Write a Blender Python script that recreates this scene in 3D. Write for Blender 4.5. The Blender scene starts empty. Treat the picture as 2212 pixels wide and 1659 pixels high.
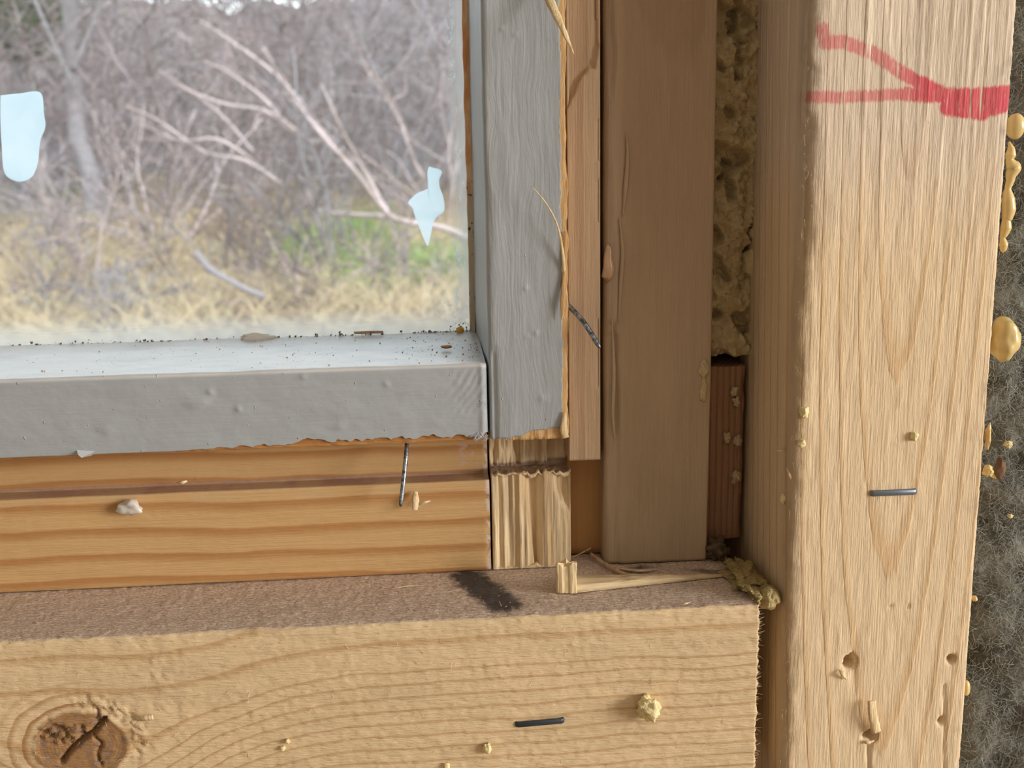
import bpy, bmesh, math, random
import numpy as np
from mathutils import Matrix, Vector

# ------------------------------------------------------------------ camera, world, lights
S = 0.001                                   # everything below is measured in millimetres
F = 2600.0                                  # focal length in pixels of the 2212x1659 frame
D = 215.82                                  # camera distance from the stud faces (y = 0)
scn = bpy.context.scene
col = scn.collection

def _rot(p, y, r):
    cy, sy, cp, sp, cr, sr = math.cos(y), math.sin(y), math.cos(p), math.sin(p), math.cos(r), math.sin(r)
    base = np.array([[1, 0, 0], [0, 0, -1], [0, 1, 0]], float)
    Ry = np.array([[cy, 0, -sy], [0, 1, 0], [sy, 0, cy]])
    Rp = np.array([[1, 0, 0], [0, cp, -sp], [0, sp, cp]])
    Rr = np.array([[cr, -sr, 0], [sr, cr, 0], [0, 0, 1]])
    return Rr @ Rp @ Ry @ base
CM = _rot(math.radians(13.14), math.radians(4.45), math.radians(-1.01))

def ray(px, py):
    d = CM.T @ np.array([(px - 1106) / F, (py - 829.5) / F, 1.0])
    return d / d[1]
def at(px, py, Y):
    """point of the plane y = Y (mm) seen at a pixel"""
    d = ray(px, py) * (D + Y)
    return np.array([d[0], Y, d[2]])
def X_(px, py, Y): return at(px, py, Y)[0]
def Z_(px, py, Y): return at(px, py, Y)[2]

cam = bpy.data.cameras.new('camera')
cam.sensor_fit = 'HORIZONTAL'; cam.sensor_width = 36; cam.lens = F / 2212 * 36
cam.clip_start = 0.01; cam.clip_end = 300
cam.dof.use_dof = True; cam.dof.focus_distance = 0.236; cam.dof.aperture_fstop = 36
camo = bpy.data.objects.new('camera', cam); col.objects.link(camo)
m = Matrix.Identity(4)
for i in range(3):
    m[i][0] = CM[0][i]; m[i][1] = -CM[1][i]; m[i][2] = -CM[2][i]
m[1][3] = -D * S
camo.matrix_world = m
scn.camera = camo

scn.view_settings.view_transform = 'Standard'; scn.view_settings.look = 'None'
scn.view_settings.gamma = 1.0; scn.view_settings.use_curve_mapping = False
scn.view_settings.exposure = 0.0

w = bpy.data.worlds.new('sky'); scn.world = w; w.use_nodes = True
nt = w.node_tree; bg = nt.nodes['Background']
tc = nt.nodes.new('ShaderNodeTexCoord'); sx = nt.nodes.new('ShaderNodeSeparateXYZ'); rp = nt.nodes.new('ShaderNodeValToRGB')
nt.links.new(tc.outputs['Generated'], sx.inputs[0]); nt.links.new(sx.outputs['Z'], rp.inputs[0]); nt.links.new(rp.outputs[0], bg.inputs[0])
rp.color_ramp.elements[0].position = 0.0; rp.color_ramp.elements[0].color = (0.90, 0.94, 1.0, 1)
rp.color_ramp.elements[1].position = 0.7; rp.color_ramp.elements[1].color = (0.68, 0.80, 1.0, 1)
bg.inputs[1].default_value = 4.4

sun = bpy.data.lights.new('sun', 'SUN'); sun.energy = 4.0; sun.angle = math.radians(9); sun.color = (1, 0.95, 0.86)
suno = bpy.data.objects.new('sun', sun); col.objects.link(suno)
suno.rotation_euler = Vector((-0.35, 0.62, -0.70)).to_track_quat('-Z', 'Y').to_euler()

al = bpy.data.lights.new('room_window_daylight', 'AREA'); al.shape = 'RECTANGLE'; al.size = 0.75; al.size_y = 0.95
al.energy = 49; al.color = (1.0, 0.975, 0.95)
alo = bpy.data.objects.new('room_window_daylight', al); col.objects.link(alo)
alo.location = (1.90, -1.02, 0.26)
alo.rotation_euler = (Vector((-1, 0.0, 0))).to_track_quat('-Z', 'Z').to_euler()

# ------------------------------------------------------------------ helpers: objects
def srgb(r, g, b):
    f = lambda c: (c / 255 / 12.92) if c / 255 <= 0.04045 else ((c / 255 + 0.055) / 1.055) ** 2.4
    return (f(r), f(g), f(b), 1)

def tag(o, label=None, cat=None, group=None, kind=None):
    if label: o['label'] = label
    if cat: o['category'] = cat
    if group: o['group'] = group
    if kind: o['kind'] = kind
    return o
def empty(name, loc=(0, 0, 0)):
    o = bpy.data.objects.new(name, None); o.empty_display_size = 0.01
    o.location = [c * S for c in loc]; col.objects.link(o); return o
def link(name, me, mat, parent=None, origin=(0, 0, 0)):
    o = bpy.data.objects.new(name, me); col.objects.link(o)
    if mat is not None: me.materials.append(mat)
    if parent is not None:
        o.parent = parent
        o.location = -Vector(parent.location)
    return o
def raw_mesh(name, V, Fq, smooth=True):
    """V in mm; Fq list of index arrays (each [n,k])"""
    me = bpy.data.meshes.new(name)
    V = np.asarray(V, float) * S
    me.vertices.add(len(V)); me.vertices.foreach_set('co', V.ravel())
    tot = sum(a.size for a in Fq); npoly = sum(len(a) for a in Fq)
    me.loops.add(tot); me.loops.foreach_set('vertex_index', np.concatenate([a.ravel() for a in Fq]).astype(np.int32))
    me.polygons.add(npoly)
    st = []; n = 0
    for a in Fq:
        k = a.shape[1]
        st.append(n + np.arange(len(a)) * k); n += a.size
    me.polygons.foreach_set('loop_start', np.concatenate(st).astype(np.int32))
    me.polygons.foreach_set('use_smooth', np.full(npoly, smooth))
    me.update(calc_edges=True); me.validate()
    return me

# value noise -------------------------------------------------------
def _h(i, j, k, seed):
    n = (i * 374761393 + j * 668265263 + k * 2147483647 + seed * 144269504) & 0xffffffff
    n = ((n ^ (n >> 13)) * 1274126177) & 0xffffffff
    n = ((n ^ (n >> 16)) * 2246822519) & 0xffffffff
    return ((n ^ (n >> 15)) & 0xffff) / 32767.5 - 1.0
def vn(x, y, z, seed=0):
    x, y, z = np.broadcast_arrays(np.asarray(x, float), np.asarray(y, float), np.asarray(z, float))
    i, j, k = np.floor(x).astype(np.int64), np.floor(y).astype(np.int64), np.floor(z).astype(np.int64)
    u, v, t = x - i, y - j, z - k
    u, v, t = u * u * (3 - 2 * u), v * v * (3 - 2 * v), t * t * (3 - 2 * t)
    def c(a, b, d): return _h(i + a, j + b, k + d, seed)
    l = lambda a, b, q: a + (b - a) * q
    return l(l(l(c(0, 0, 0), c(1, 0, 0), u), l(c(0, 1, 0), c(1, 1, 0), u), v),
             l(l(c(0, 0, 1), c(1, 0, 1), u), l(c(0, 1, 1), c(1, 1, 1), u), v), t)
def fbm(x, y, z, seed=0, o=3):
    s = 0; a = 0.5
    for q in range(o):
        s = s + a * vn(x * 2 ** q, y * 2 ** q, z * 2 ** q, seed + q); a *= 0.55
    return s
def sstep(a, b, x):
    t = np.clip((x - a) / (b - a), 0, 1); return t * t * (3 - 2 * t)

# extruded boards ---------------------------------------------------
def rprof(corners, radii, steps, arc=5):
    """closed counter-clockwise profile; edge i runs from corner i to i+1; returns points and outward normals"""
    C = [np.array(c, float) for c in corners]; n = len(C)
    d = [(C[(i + 1) % n] - C[i]) for i in range(n)]
    L = [np.hypot(*e) for e in d]; d = [e / l for e, l in zip(d, L)]
    nr = [np.array([e[1], -e[0]]) for e in d]
    P, N = [], []
    for i in range(n):
        r = max(radii[i], 1e-3); pd, nd = d[i - 1], d[i]
        A, B = C[i] - pd * r, C[i] + nd * r
        for t in np.linspace(0, 1, arc):
            P.append((1 - t) ** 2 * A + 2 * t * (1 - t) * C[i] + t * t * B)
            q = (1 - t) * nr[i - 1] + t * nr[i]; N.append(q / np.hypot(*q))
        E = C[(i + 1) % n] - d[i] * max(radii[(i + 1) % n], 1e-3)
        l = np.hypot(*(E - B)); k = max(1, int(l / steps[i]))
        for t in np.arange(1, k) / k:
            P.append(B + (E - B) * t); N.append(nr[i])
    return np.array(P), np.array(N)
def svals(lo, hi, f0, f1, step, coarse=60):
    a = list(np.arange(lo, f0, coarse)) if f0 > lo else []
    b = list(np.arange(max(f0, lo), min(f1, hi), step))
    c = list(np.arange(f1, hi, coarse)) if f1 < hi else []
    return np.array(a + b + c + [hi])
def extr(name, axis, prof, s, disp=None, warp=None):
    P, N = prof; K = len(P); n = len(s)
    a = np.tile(P[:, 0], n); b = np.tile(P[:, 1], n); na = np.tile(N[:, 0], n); nb = np.tile(N[:, 1], n); ss = np.repeat(s, K)
    z0 = np.zeros_like(a)
    if axis == 'z': V = np.stack([a, b, ss], 1); NN = np.stack([na, nb, z0], 1)
    else: V = np.stack([ss, a, b], 1); NN = np.stack([z0, na, nb], 1)
    if disp is not None: V = V + NN * np.asarray(disp(V[:, 0], V[:, 1], V[:, 2], NN))[:, None]
    if warp is not None: V = warp(V, NN)
    i, k = np.meshgrid(np.arange(n - 1), np.arange(K), indexing='ij'); i = i.ravel(); k = k.ravel(); k2 = (k + 1) % K
    q = np.stack([i * K + k, i * K + k2, (i + 1) * K + k2, (i + 1) * K + k], 1)
    # end caps as fans round a centre point
    c0 = V[:K].mean(0); c1 = V[-K:].mean(0); V = np.vstack([V, c0, c1]); kk = np.arange(K); k2 = (kk + 1) % K
    t0 = np.stack([kk * 0 + len(V) - 2, k2, kk], 1); t1 = np.stack([kk * 0 + len(V) - 1, (n - 1) * K + kk, (n - 1) * K + k2], 1)
    me = raw_mesh(name, V, [q, t0, t1])
    fl = np.ones(len(me.polygons), bool); fl[len(q):] = False
    me.polygons.foreach_set('use_smooth', fl)
    return me
def vboard(name, x0, x1, y0, y1, z0, z1, r=(1, 1), step=0.6, side=(1.0, 8), disp=None, warp=None, fine=(-150, 35), zs=0.7):
    p = rprof([(x0, y0), (x1, y0), (x1, y1), (x0, y1)], [r[0], r[1], .5, .5], [step, side[1], 12, side[0]])
    return extr(name, 'z', p, svals(z0, z1, fine[0], fine[1], zs), disp, warp)
def boxm(name, x0, x1, y0, y1, z0, z1, bev=0.0):
    bm = bmesh.new(); bmesh.ops.create_cube(bm, size=1)
    for v in bm.verts:
        v.co = Vector(((x0 + x1) / 2 + v.co.x * (x1 - x0), (y0 + y1) / 2 + v.co.y * (y1 - y0), (z0 + z1) / 2 + v.co.z * (z1 - z0))) * S
    if bev: bmesh.ops.bevel(bm, geom=bm.edges[:], offset=bev * S, segments=2, affect='EDGES')
    me = bpy.data.meshes.new(name); bm.to_mesh(me); bm.free(); return me
def lump(name, c, r, rough=0.25, freq=1.2, sub=3, seed=0, flat=None, oct=3):
    """irregular blob: c centre, r three radii (mm); flat = clip plane y<=flat"""
    bm = bmesh.new(); bmesh.ops.create_icosphere(bm, subdivisions=sub, radius=1)
    V = np.array([v.co[:] for v in bm.verts])
    dd = 1 + rough * 2 * fbm(V[:, 0] * freq + 9.1, V[:, 1] * freq + 3.3, V[:, 2] * freq + 1.7, seed, oct)
    W = np.array(c) + V * dd[:, None] * np.array(r)
    if flat is not None: W[:, 1] = np.minimum(W[:, 1], flat)
    for v, p in zip(bm.verts, W): v.co = Vector(p) * S
    me = bpy.data.meshes.new(name); bm.to_mesh(me); bm.free()
    me.polygons.foreach_set('use_smooth', np.ones(len(me.polygons), bool)); return me
def tubes(name, polys, sides=6, smooth=True, squash=None):
    """polys: list of (points[n,3], radii[n]); optional squash: (normal, factor) flattens the section"""
    VV, Q, T = [], [], []; base = 0
    for pts, rad in polys:
        pts = np.asarray(pts, float); n = len(pts); rad = np.broadcast_to(np.asarray(rad, float), (n,))
        t = np.gradient(pts, axis=0); t /= np.linalg.norm(t, axis=1)[:, None] + 1e-12
        ref = np.array([0, 0, 1.0]) if abs(t[:, 2]).mean() < 0.8 else np.array([1.0, 0, 0])
        if squash is not None: ref = np.array(squash[0], float)
        u = np.cross(t, ref); u /= np.linalg.norm(u, axis=1)[:, None] + 1e-12
        v = np.cross(u, t); k2 = 1 if squash is None else squash[1]
        an = np.arange(sides) / sides * 2 * np.pi
        R = pts[:, None, :] + rad[:, None, None] * (np.cos(an)[None, :, None] * u[:, None, :] + k2 * np.sin(an)[None, :, None] * v[:, None, :])
        VV.append(R.reshape(-1, 3))
        i, k = np.meshgrid(np.arange(n - 1), np.arange(sides), indexing='ij'); i = i.ravel(); k = k.ravel(); kk = (k + 1) % sides
        Q.append(base + np.stack([i * sides + k, i * sides + kk, (i + 1) * sides + kk, (i + 1) * sides + k], 1))
        VV.append(np.array([pts[0], pts[-1]])); k = np.arange(sides); kk = (k + 1) % sides; e = base + n * sides
        T.append(np.stack([k * 0 + e, base + kk, base + k], 1)); T.append(np.stack([k * 0 + e + 1, base + (n - 1) * sides + k, base + (n - 1) * sides + kk], 1))
        base += n * sides + 2
    return raw_mesh(name, np.vstack(VV), [np.vstack(Q), np.vstack(T)], smooth)
def ribbons(name, P, W):
    """P [n,m,3] polylines, W [n] widths -> thin three-sided fibres"""
    n, m_, _ = P.shape
    t = P[:, -1] - P[:, 0]; t /= np.linalg.norm(t, axis=1)[:, None] + 1e-9
    ref = np.tile(np.array([0.3, 0.8, 0.5]), (n, 1)); u = np.cross(t, ref); u /= np.linalg.norm(u, axis=1)[:, None] + 1e-9; v = np.cross(t, u)
    tap = np.linspace(1, 0.35, m_)
    R = []
    for a in (0, 2.094, 4.189):
        R.append(P + (W[:, None, None] * tap[None, :, None]) * (math.cos(a) * u[:, None, :] + math.sin(a) * v[:, None, :]))
    V = np.stack(R, 2).reshape(-1, 3)                       # [n,m,3sides]
    f = np.arange(n)[:, None, None]; s = np.arange(m_ - 1)[None, :, None]; k = np.arange(3)[None, None, :]; kk = (k + 1) % 3
    g = lambda s_, k_: (f * m_ + s_) * 3 + k_
    Q = np.stack([g(s, k), g(s, kk), g(s + 1, kk), g(s + 1, k)], -1).reshape(-1, 4)
    return raw_mesh(name, V, [Q])
def smooth_poly(pts, n=24):
    """Catmull-Rom through the points"""
    p = np.asarray(pts, float); p = np.vstack([2 * p[0] - p[1], p, 2 * p[-1] - p[-2]]); out = []
    for i in range(1, len(p) - 2):
        for t in np.linspace(0, 1, max(3, n // (len(p) - 3)), endpoint=False):
            out.append(0.5 * ((2 * p[i]) + (-p[i - 1] + p[i + 1]) * t + (2 * p[i - 1] - 5 * p[i] + 4 * p[i + 1] - p[i + 2]) * t * t + (-p[i - 1] + 3 * p[i] - 3 * p[i + 1] + p[i + 2]) * t ** 3))
    out.append(p[-2]); return np.array(out)
def dist_poly(X, Z, pts):
    d = np.full(np.shape(X), 1e9)
    for (ax, az), (bx, bz) in zip(pts[:-1], pts[1:]):
        vx, vz = bx - ax, bz - az; t = np.clip(((X - ax) * vx + (Z - az) * vz) / (vx * vx + vz * vz), 0, 1)
        d = np.minimum(d, np.hypot(X - ax - t * vx, Z - az - t * vz))
    return d
def p2(px, py, Y): q = at(px, py, Y); return (q[0], q[2])

# ------------------------------------------------------------------ helpers: materials
class Nd:
    def __init__(s, t, sock): s.t = t; s.s = sock
    def _m(s, op, *o):
        n = s.t.nodes.new('ShaderNodeMath'); n.operation = op
        for i, q in enumerate((s,) + o):
            if isinstance(q, Nd): s.t.links.new(q.s, n.inputs[i])
            else: n.inputs[i].default_value = q
        return Nd(s.t, n.outputs[0])
    def __add__(s, o): return s._m('ADD', o)
    __radd__ = __add__
    def __mul__(s, o): return s._m('MULTIPLY', o)
    __rmul__ = __mul__
    def __sub__(s, o): return s._m('SUBTRACT', o)
    def __rsub__(s, o): return (s * -1.0) + o
    def __truediv__(s, o): return s._m('DIVIDE', o)
    def sqrt(s): return s._m('SQRT')
    def abs(s): return s._m('ABSOLUTE')
    def fract(s): return s._m('FRACT')
    def pow(s, o): return s._m('POWER', o)
    def exp(s): return s._m('EXPONENT')
    def tanh(s): return s._m('TANH')
    def min(s, o): return s._m('MINIMUM', o)
    def max(s, o): return s._m('MAXIMUM', o)
    def clamp(s): return s.max(0.0).min(1.0)
    def ss(s, a, b, lo=0.0, hi=1.0):
        n = s.t.nodes.new('ShaderNodeMapRange'); n.interpolation_type = 'SMOOTHSTEP'
        s.t.links.new(s.s, n.inputs['Value'])
        rev = a > b
        n.inputs['From Min'].default_value = min(a, b); n.inputs['From Max'].default_value = max(a, b)
        n.inputs['To Min'].default_value = hi if rev else lo; n.inputs['To Max'].default_value = lo if rev else hi
        return Nd(s.t, n.outputs['Result'])
class Mat:
    def __init__(s, name):
        s.m = bpy.data.materials.new(name); s.m.use_nodes = True; s.t = s.m.node_tree; s.n = s.t.nodes
        s.b = s.n['Principled BSDF']; s.out = s.n['Material Output']
        tc = s.n.new('ShaderNodeTexCoord'); sc = s.n.new('ShaderNodeVectorMath'); sc.operation = 'SCALE'; sc.inputs['Scale'].default_value = 1000
        s.t.links.new(tc.outputs['Object'], sc.inputs[0]); s.p = sc.outputs[0]
        sp = s.n.new('ShaderNodeSeparateXYZ'); s.t.links.new(s.p, sp.inputs[0])
        s.x, s.y, s.z = (Nd(s.t, sp.outputs[i]) for i in range(3))
    def vec(s, x, y, z):
        n = s.n.new('ShaderNodeCombineXYZ')
        for i, q in enumerate((x, y, z)):
            if isinstance(q, Nd): s.t.links.new(q.s, n.inputs[i])
            else: n.inputs[i].default_value = q
        return n.outputs[0]
    def noise(s, v=None, scale=1.0, detail=3, rough=0.55, dist=0.0):
        n = s.n.new('ShaderNodeTexNoise'); s.t.links.new(v if v is not None else s.p, n.inputs['Vector'])
        n.inputs['Scale'].default_value = scale; n.inputs['Detail'].default_value = detail; n.inputs['Roughness'].default_value = rough; n.inputs['Distortion'].default_value = dist
        return Nd(s.t, n.outputs['Fac'])
    def mix(s, f, a, b):
        n = s.n.new('ShaderNodeMix'); n.data_type = 'RGBA'
        for sock, q in ((n.inputs[0], f), (n.inputs[6], a), (n.inputs[7], b)):
            if isinstance(q, Nd): s.t.links.new(q.s, sock)
            elif isinstance(q, (int, float)): sock.default_value = q
            elif isinstance(q, tuple): sock.default_value = q
            else: s.t.links.new(q, sock)
        return n.outputs[2]
    def scale(s, c, f):
        """multiply colour by a scalar node"""
        n = s.n.new('ShaderNodeVectorMath'); n.operation = 'SCALE'
        if isinstance(c, tuple): n.inputs[0].default_value = c[:3]
        else: s.t.links.new(c, n.inputs[0])
        s.t.links.new(f.s, n.inputs['Scale']); return n.outputs[0]
    def bump(s, h, dist=0.1, strength=1.0):
        n = s.n.new('ShaderNodeBump'); n.inputs['Strength'].default_value = strength; n.inputs['Distance'].default_value = dist * S
        s.t.links.new(h.s, n.inputs['Height']); s.t.links.new(n.outputs[0], s.b.inputs['Normal'])
    def col(s, c):
        if isinstance(c, tuple): s.b.inputs['Base Color'].default_value = c
        else: s.t.links.new(c, s.b.inputs['Base Color'])
    def set(s, **k):
        for a, v in k.items():
            sock = s.b.inputs[a.replace('_', ' ')]
            if isinstance(v, Nd): s.t.links.new(v.s, sock)
            else: sock.default_value = v
    def seg(s, u, v, a, b):
        """distance in the (u,v) plane to the segment a-b"""
        vx, vz = b[0] - a[0], b[1] - a[1]; l2 = vx * vx + vz * vz
        t = ((u - a[0]) * vx + (v - a[1]) * vz) * (1 / l2); t = t.clamp()
        dx = u - a[0] - t * vx; dz = v - a[1] - t * vz
        return (dx * dx + dz * dz).sqrt()

def wood(name, axis, light, dark, sp=4.0, c0=0, d0=30, tilt=0.0, warp=0.6, line=0.7, fibre=0.16, fuzz=0.5, edge=(0.45, 0.9), ring=None, extra=None, rough=0.75, blotch=0.18, bumpd=0.18):
    M = Mat(name)
    a, c = (M.z, M.x) if axis == 'z' else (M.x, M.z); d = M.y
    wv = lambda fa, fc: M.vec(*((c * fc, d * fc, a * fa) if axis == 'z' else (a * fa, d * fc, c * fc)))
    wn = M.noise(wv(0.012, 0.05), 1.0, 3)
    if ring is None:
        q = d - d0 + a * tilt
        r = (((c - c0) * (c - c0)) + q * q).sqrt() / sp
    else: r = ring(M, a, c, d)
    wn2 = M.noise(wv(0.10, 0.5), 1.0, 2)
    t = (r + (wn - 0.5) * warp + (wn2 - 0.5) * 0.12).fract()
    late = t.ss(edge[0], edge[1]) * t.ss(1.0, edge[1] + 0.03)
    base = M.mix(late * line, light, dark)
    fb = M.noise(wv(0.06, 2.6), 1.0, 4, 0.6); fb2 = M.noise(wv(0.5, 6.0), 1.0, 2)
    bl = M.noise(wv(0.03, 0.12), 1.0, 3)
    k = 1.0 + (fb - 0.5) * (fibre * 2) + (fb2 - 0.5) * fibre + (bl - 0.5) * (blotch * 2)
    base = M.scale(base, k)
    fz = M.noise(wv(0.4, 2.0), 1.0, 4, 0.6)
    if extra: base = extra(M, base, a, c, d, late)
    M.col(base); M.set(Roughness=rough)
    M.b.inputs['Specular IOR Level'].default_value = 0.25
    M.bump(fb * 0.6 + fz * fuzz + late * 0.25, bumpd * 1.8, 0.9)
    return M.m
def plain(name, c, rough=0.6, noise=0.0, nscale=1.0, metallic=0.0, bump=0.0, bscale=2.0, **k):
    M = Mat(name)
    if noise:
        n = M.noise(None, nscale, 3); M.col(M.scale(c, 1.0 + (n - 0.5) * (2 * noise)))
    else: M.col(c)
    M.set(Roughness=rough, Metallic=metallic)
    if bump: M.bump(M.noise(None, bscale, 3), bump)
    for a, v in k.items(): M.b.inputs[a.replace('_', ' ')].default_value = v
    return M.m

# ------------------------------------------------------------------ the room shell and the setting
def struct(name, me, mat, parent=None, label=None, cat=None):
    o = link(name, me, mat, parent); o['kind'] = 'structure'
    if label: tag(o, label, cat)
    return o
plaster = plain('unpainted_gypsum', srgb(210, 205, 196), 0.9, 0.06, 0.004)
boards_m = plain('floor_boards', srgb(178, 148, 112), 0.7, 0.15, 0.01)
osb = plain('sheathing_board', srgb(120, 96, 66), 0.9, 0.3, 0.05)
struct('floor', boxm('floor', -2400, 2000, -3300, 92, -1150, -1100), boards_m)
struct('ceiling', boxm('ceiling', -2400, 2000, -3300, 92, 1400, 1450), plaster)
struct('wall_back', boxm('wall_back', -2400, 2000, -3350, -3300, -1150, 1450), plaster)
struct('wall_left', boxm('wall_left', -2450, -2400, -3350, 92, -1150, 1450), plaster)
# right wall with the second window opening that lets the daylight in
wr = empty('wall_right', (2000, -1600, -1100)); wr['kind'] = 'structure'
for nm, b in (('wall_panel', (2000, 2050, -3350, -1500, -1150, 1450)), ('wall_panel', (2000, 2050, -540, 92, -1150, 1450)),
              ('wall_panel', (2000, 2050, -1500, -540, -1150, -310)), ('wall_panel', (2000, 2050, -1500, -540, 870, 1450))):
    link(nm, boxm(nm, *b), plaster, wr)
# outer sheathing of the window wall, open behind the glass
wf = empty('wall_front', (0, 98, -1100)); wf['kind'] = 'structure'
for b in ((-2450, 2050, 92, 106, -1150, -80), (26, 2050, 92, 106, -80, 1450), (-2450, -905, 92, 106, -80, 1450), (-905, 26, 92, 106, 720, 1450)):
    link('sheathing_panel', boxm('sheathing_panel', *b), osb, wf)
# inner lining around the framed opening, far outside the picture
for b in ((-2400, -960, -12, 0, -1100, 1400), (520, 2000, -12, 0, -1100, 1400), (-960, 520, -12, 0, 760, 1400), (-960, 520, -12, 0, -1100, -420)):
    link('lining_panel', boxm('lining_panel', *b), plaster, wf)

# ------------------------------------------------------------------ wood and paint materials
def on_top(px, py, Zt=-96.8):
    Y = Zt / ray(px, py)[2] - D; return (ray(px, py)[0] * (D + Y), Y)
ka, kc = p2(176, 1610, 0)
Zs = Z_(1000, 1440, 0)
def ring_sill(M, a, c, d):
    da = a - ka; g = (da * da * (-1 / 900.0)).exp(); g2 = (da * da * (-1 / 330.0)).exp()
    u = c - Zs - g * (kc - Zs)
    ue = u - (u * 0.22).tanh() * g2 * 6.0
    wob = (M.noise(M.vec(a * 0.035, 3.1, c * 0.05), 1.0, 3) - 0.5) * 3.4
    ue = ue + wob
    return ue.min(0.0) / 2.75 + ue.max(0.0) / 6.5
s1, s2 = on_top(1010, 1246), on_top(1088, 1306)
def sill_extra(M, base, a, c, d, late):
    ell = (((a - ka) / 8.6) * ((a - ka) / 8.6) + ((c - kc) / 6.9) * ((c - kc) / 6.9)).sqrt()
    wob = (M.noise(None, 0.25, 3) - 0.5)
    e2 = ell + wob * 0.35
    rings = (ell * 13.0 + wob * 2.4).fract()
    kcol = M.mix(rings.ss(0.3, 0.9) * 0.35, srgb(170, 130, 86), srgb(124, 92, 66))
    kn = M.noise(None, 0.6, 3); kcol = M.mix(kn.ss(0.48, 0.66) * 0.75, kcol, srgb(132, 112, 98))
    halo = ((ell * 3.1 + wob * 0.5).fract()).ss(0.45, 0.9) * e2.ss(2.3, 1.1)
    halo = halo * (a - ka).ss(10.0, -2.0)
    base = M.mix(halo * 0.8, base, srgb(158, 106, 58))
    base = M.mix(e2.ss(1.12, 0.96), base, kcol)
    # grey weathered top face with saw dust and a charred black smear
    top = c.ss(-97.9, -97.25) * d.ss(0.2, 1.0)
    n = M.noise(None, 1.6, 5, 0.75).ss(.3, .7)
    g = M.mix(n, srgb(164, 142, 126), srgb(236, 212, 188))
    st = M.seg(a, d, s1, s2) + (M.noise(None, 0.5, 4) - 0.5) * 5.0
    g = M.mix(st.ss(5.2, 2.2) * 0.9, g, srgb(46, 44, 46))
    dk = M.noise(M.vec(a * 0.08, d * 0.15, 0.0), 1.0, 3).ss(0.5, 0.75) * a.ss(28.0, 44.0) * d.ss(9.0, 16.0)
    g = M.mix(dk, g, srgb(60, 46, 38))
    return M.mix(top, base, g)
W_sill = wood('rough_sill_pine', 'x', srgb(220, 192, 150), srgb(188, 148, 100), ring=ring_sill, line=0.62, warp=0.0, fibre=0.10, fuzz=0.9, edge=(0.70, 0.92), extra=sill_extra, blotch=0.16, bumpd=0.24)

red = [p2(*q, 0) for q in ((1777, 62), (1781, 92), (1819, 90), (1886, 114), (1945, 155), (1990, 182), (2060, 220), (2120, 244))]
red2 = [p2(*q, 0) for q in ((1742, 208), (1800, 211), (1960, 203), (2070, 207), (2178, 200))]
red3 = [p2(*q, 0) for q in ((2050, 228), (2110, 236), (2165, 222))]
def stud_extra(M, base, a, c, d, late):
    n = M.noise(M.vec(c * 0.25, d * 0.25, a * 0.05), 1.0, 4)
    up = (a + (n - 0.5) * 26).ss(-34.0, 2.0)                   # weathered, greyer upper length
    base = M.mix(up * 0.7, base, srgb(212, 196, 178))
    fl = M.noise(M.vec(c * 0.9, d * 0.9, a * 0.012), 1.0, 2)
    streak = fl.ss(0.57, 0.62) * up
    base = M.mix(streak * 0.75, base, srgb(240, 222, 192))
    dd = None
    for P, wd in ((red, 1.2), (red2, 1.05), (red3, 1.5)):
        for A, B in zip(P[:-1], P[1:]):
            q = M.seg(c, a, A, B) - wd * (1.0 if A[0] < 88 else 1.25)
            dd = q if dd is None else dd.min(q)
    fn = M.noise(M.vec(c * 2.2, d * 2.2, a * 0.30), 1.0, 3)
    mk = (dd + (fn - 0.5) * 1.5).ss(0.35, -0.35) * d.ss(3.0, 1.5)
    mk = mk * (1.0 - streak * 0.85) * fn.ss(0.20, 0.50, 0.45, 1.0)
    heavy = c.ss(84.0, 93.0, 0.58, 0.86)
    base = M.mix(mk * heavy, base, srgb(206, 44, 74))
    # dirt on the arris of the left edge
    ed = (c + (M.noise(None, 0.35, 3) - 0.5) * 4).ss(74.0, 70.6) * d.ss(6.0, 0.5)
    base = M.mix(ed * 0.45, base, srgb(120, 96, 72))
    gz = M.noise(None, 0.12, 3).ss(0.55, 0.7) * c.ss(103.0, 108.0)
    return M.mix(gz * 0.5, base, srgb(110, 104, 98))
W_stud = wood('stud_spruce', 'z', srgb(224, 198, 160), srgb(206, 168, 120), sp=3.3, c0=X_(1930, 1000, 0), d0=-2.0, tilt=-0.085, warp=0.4, line=0.66, edge=(0.68, 0.92), fibre=0.11, fuzz=0.45, extra=stud_extra, blotch=0.10, bumpd=0.2)

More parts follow.
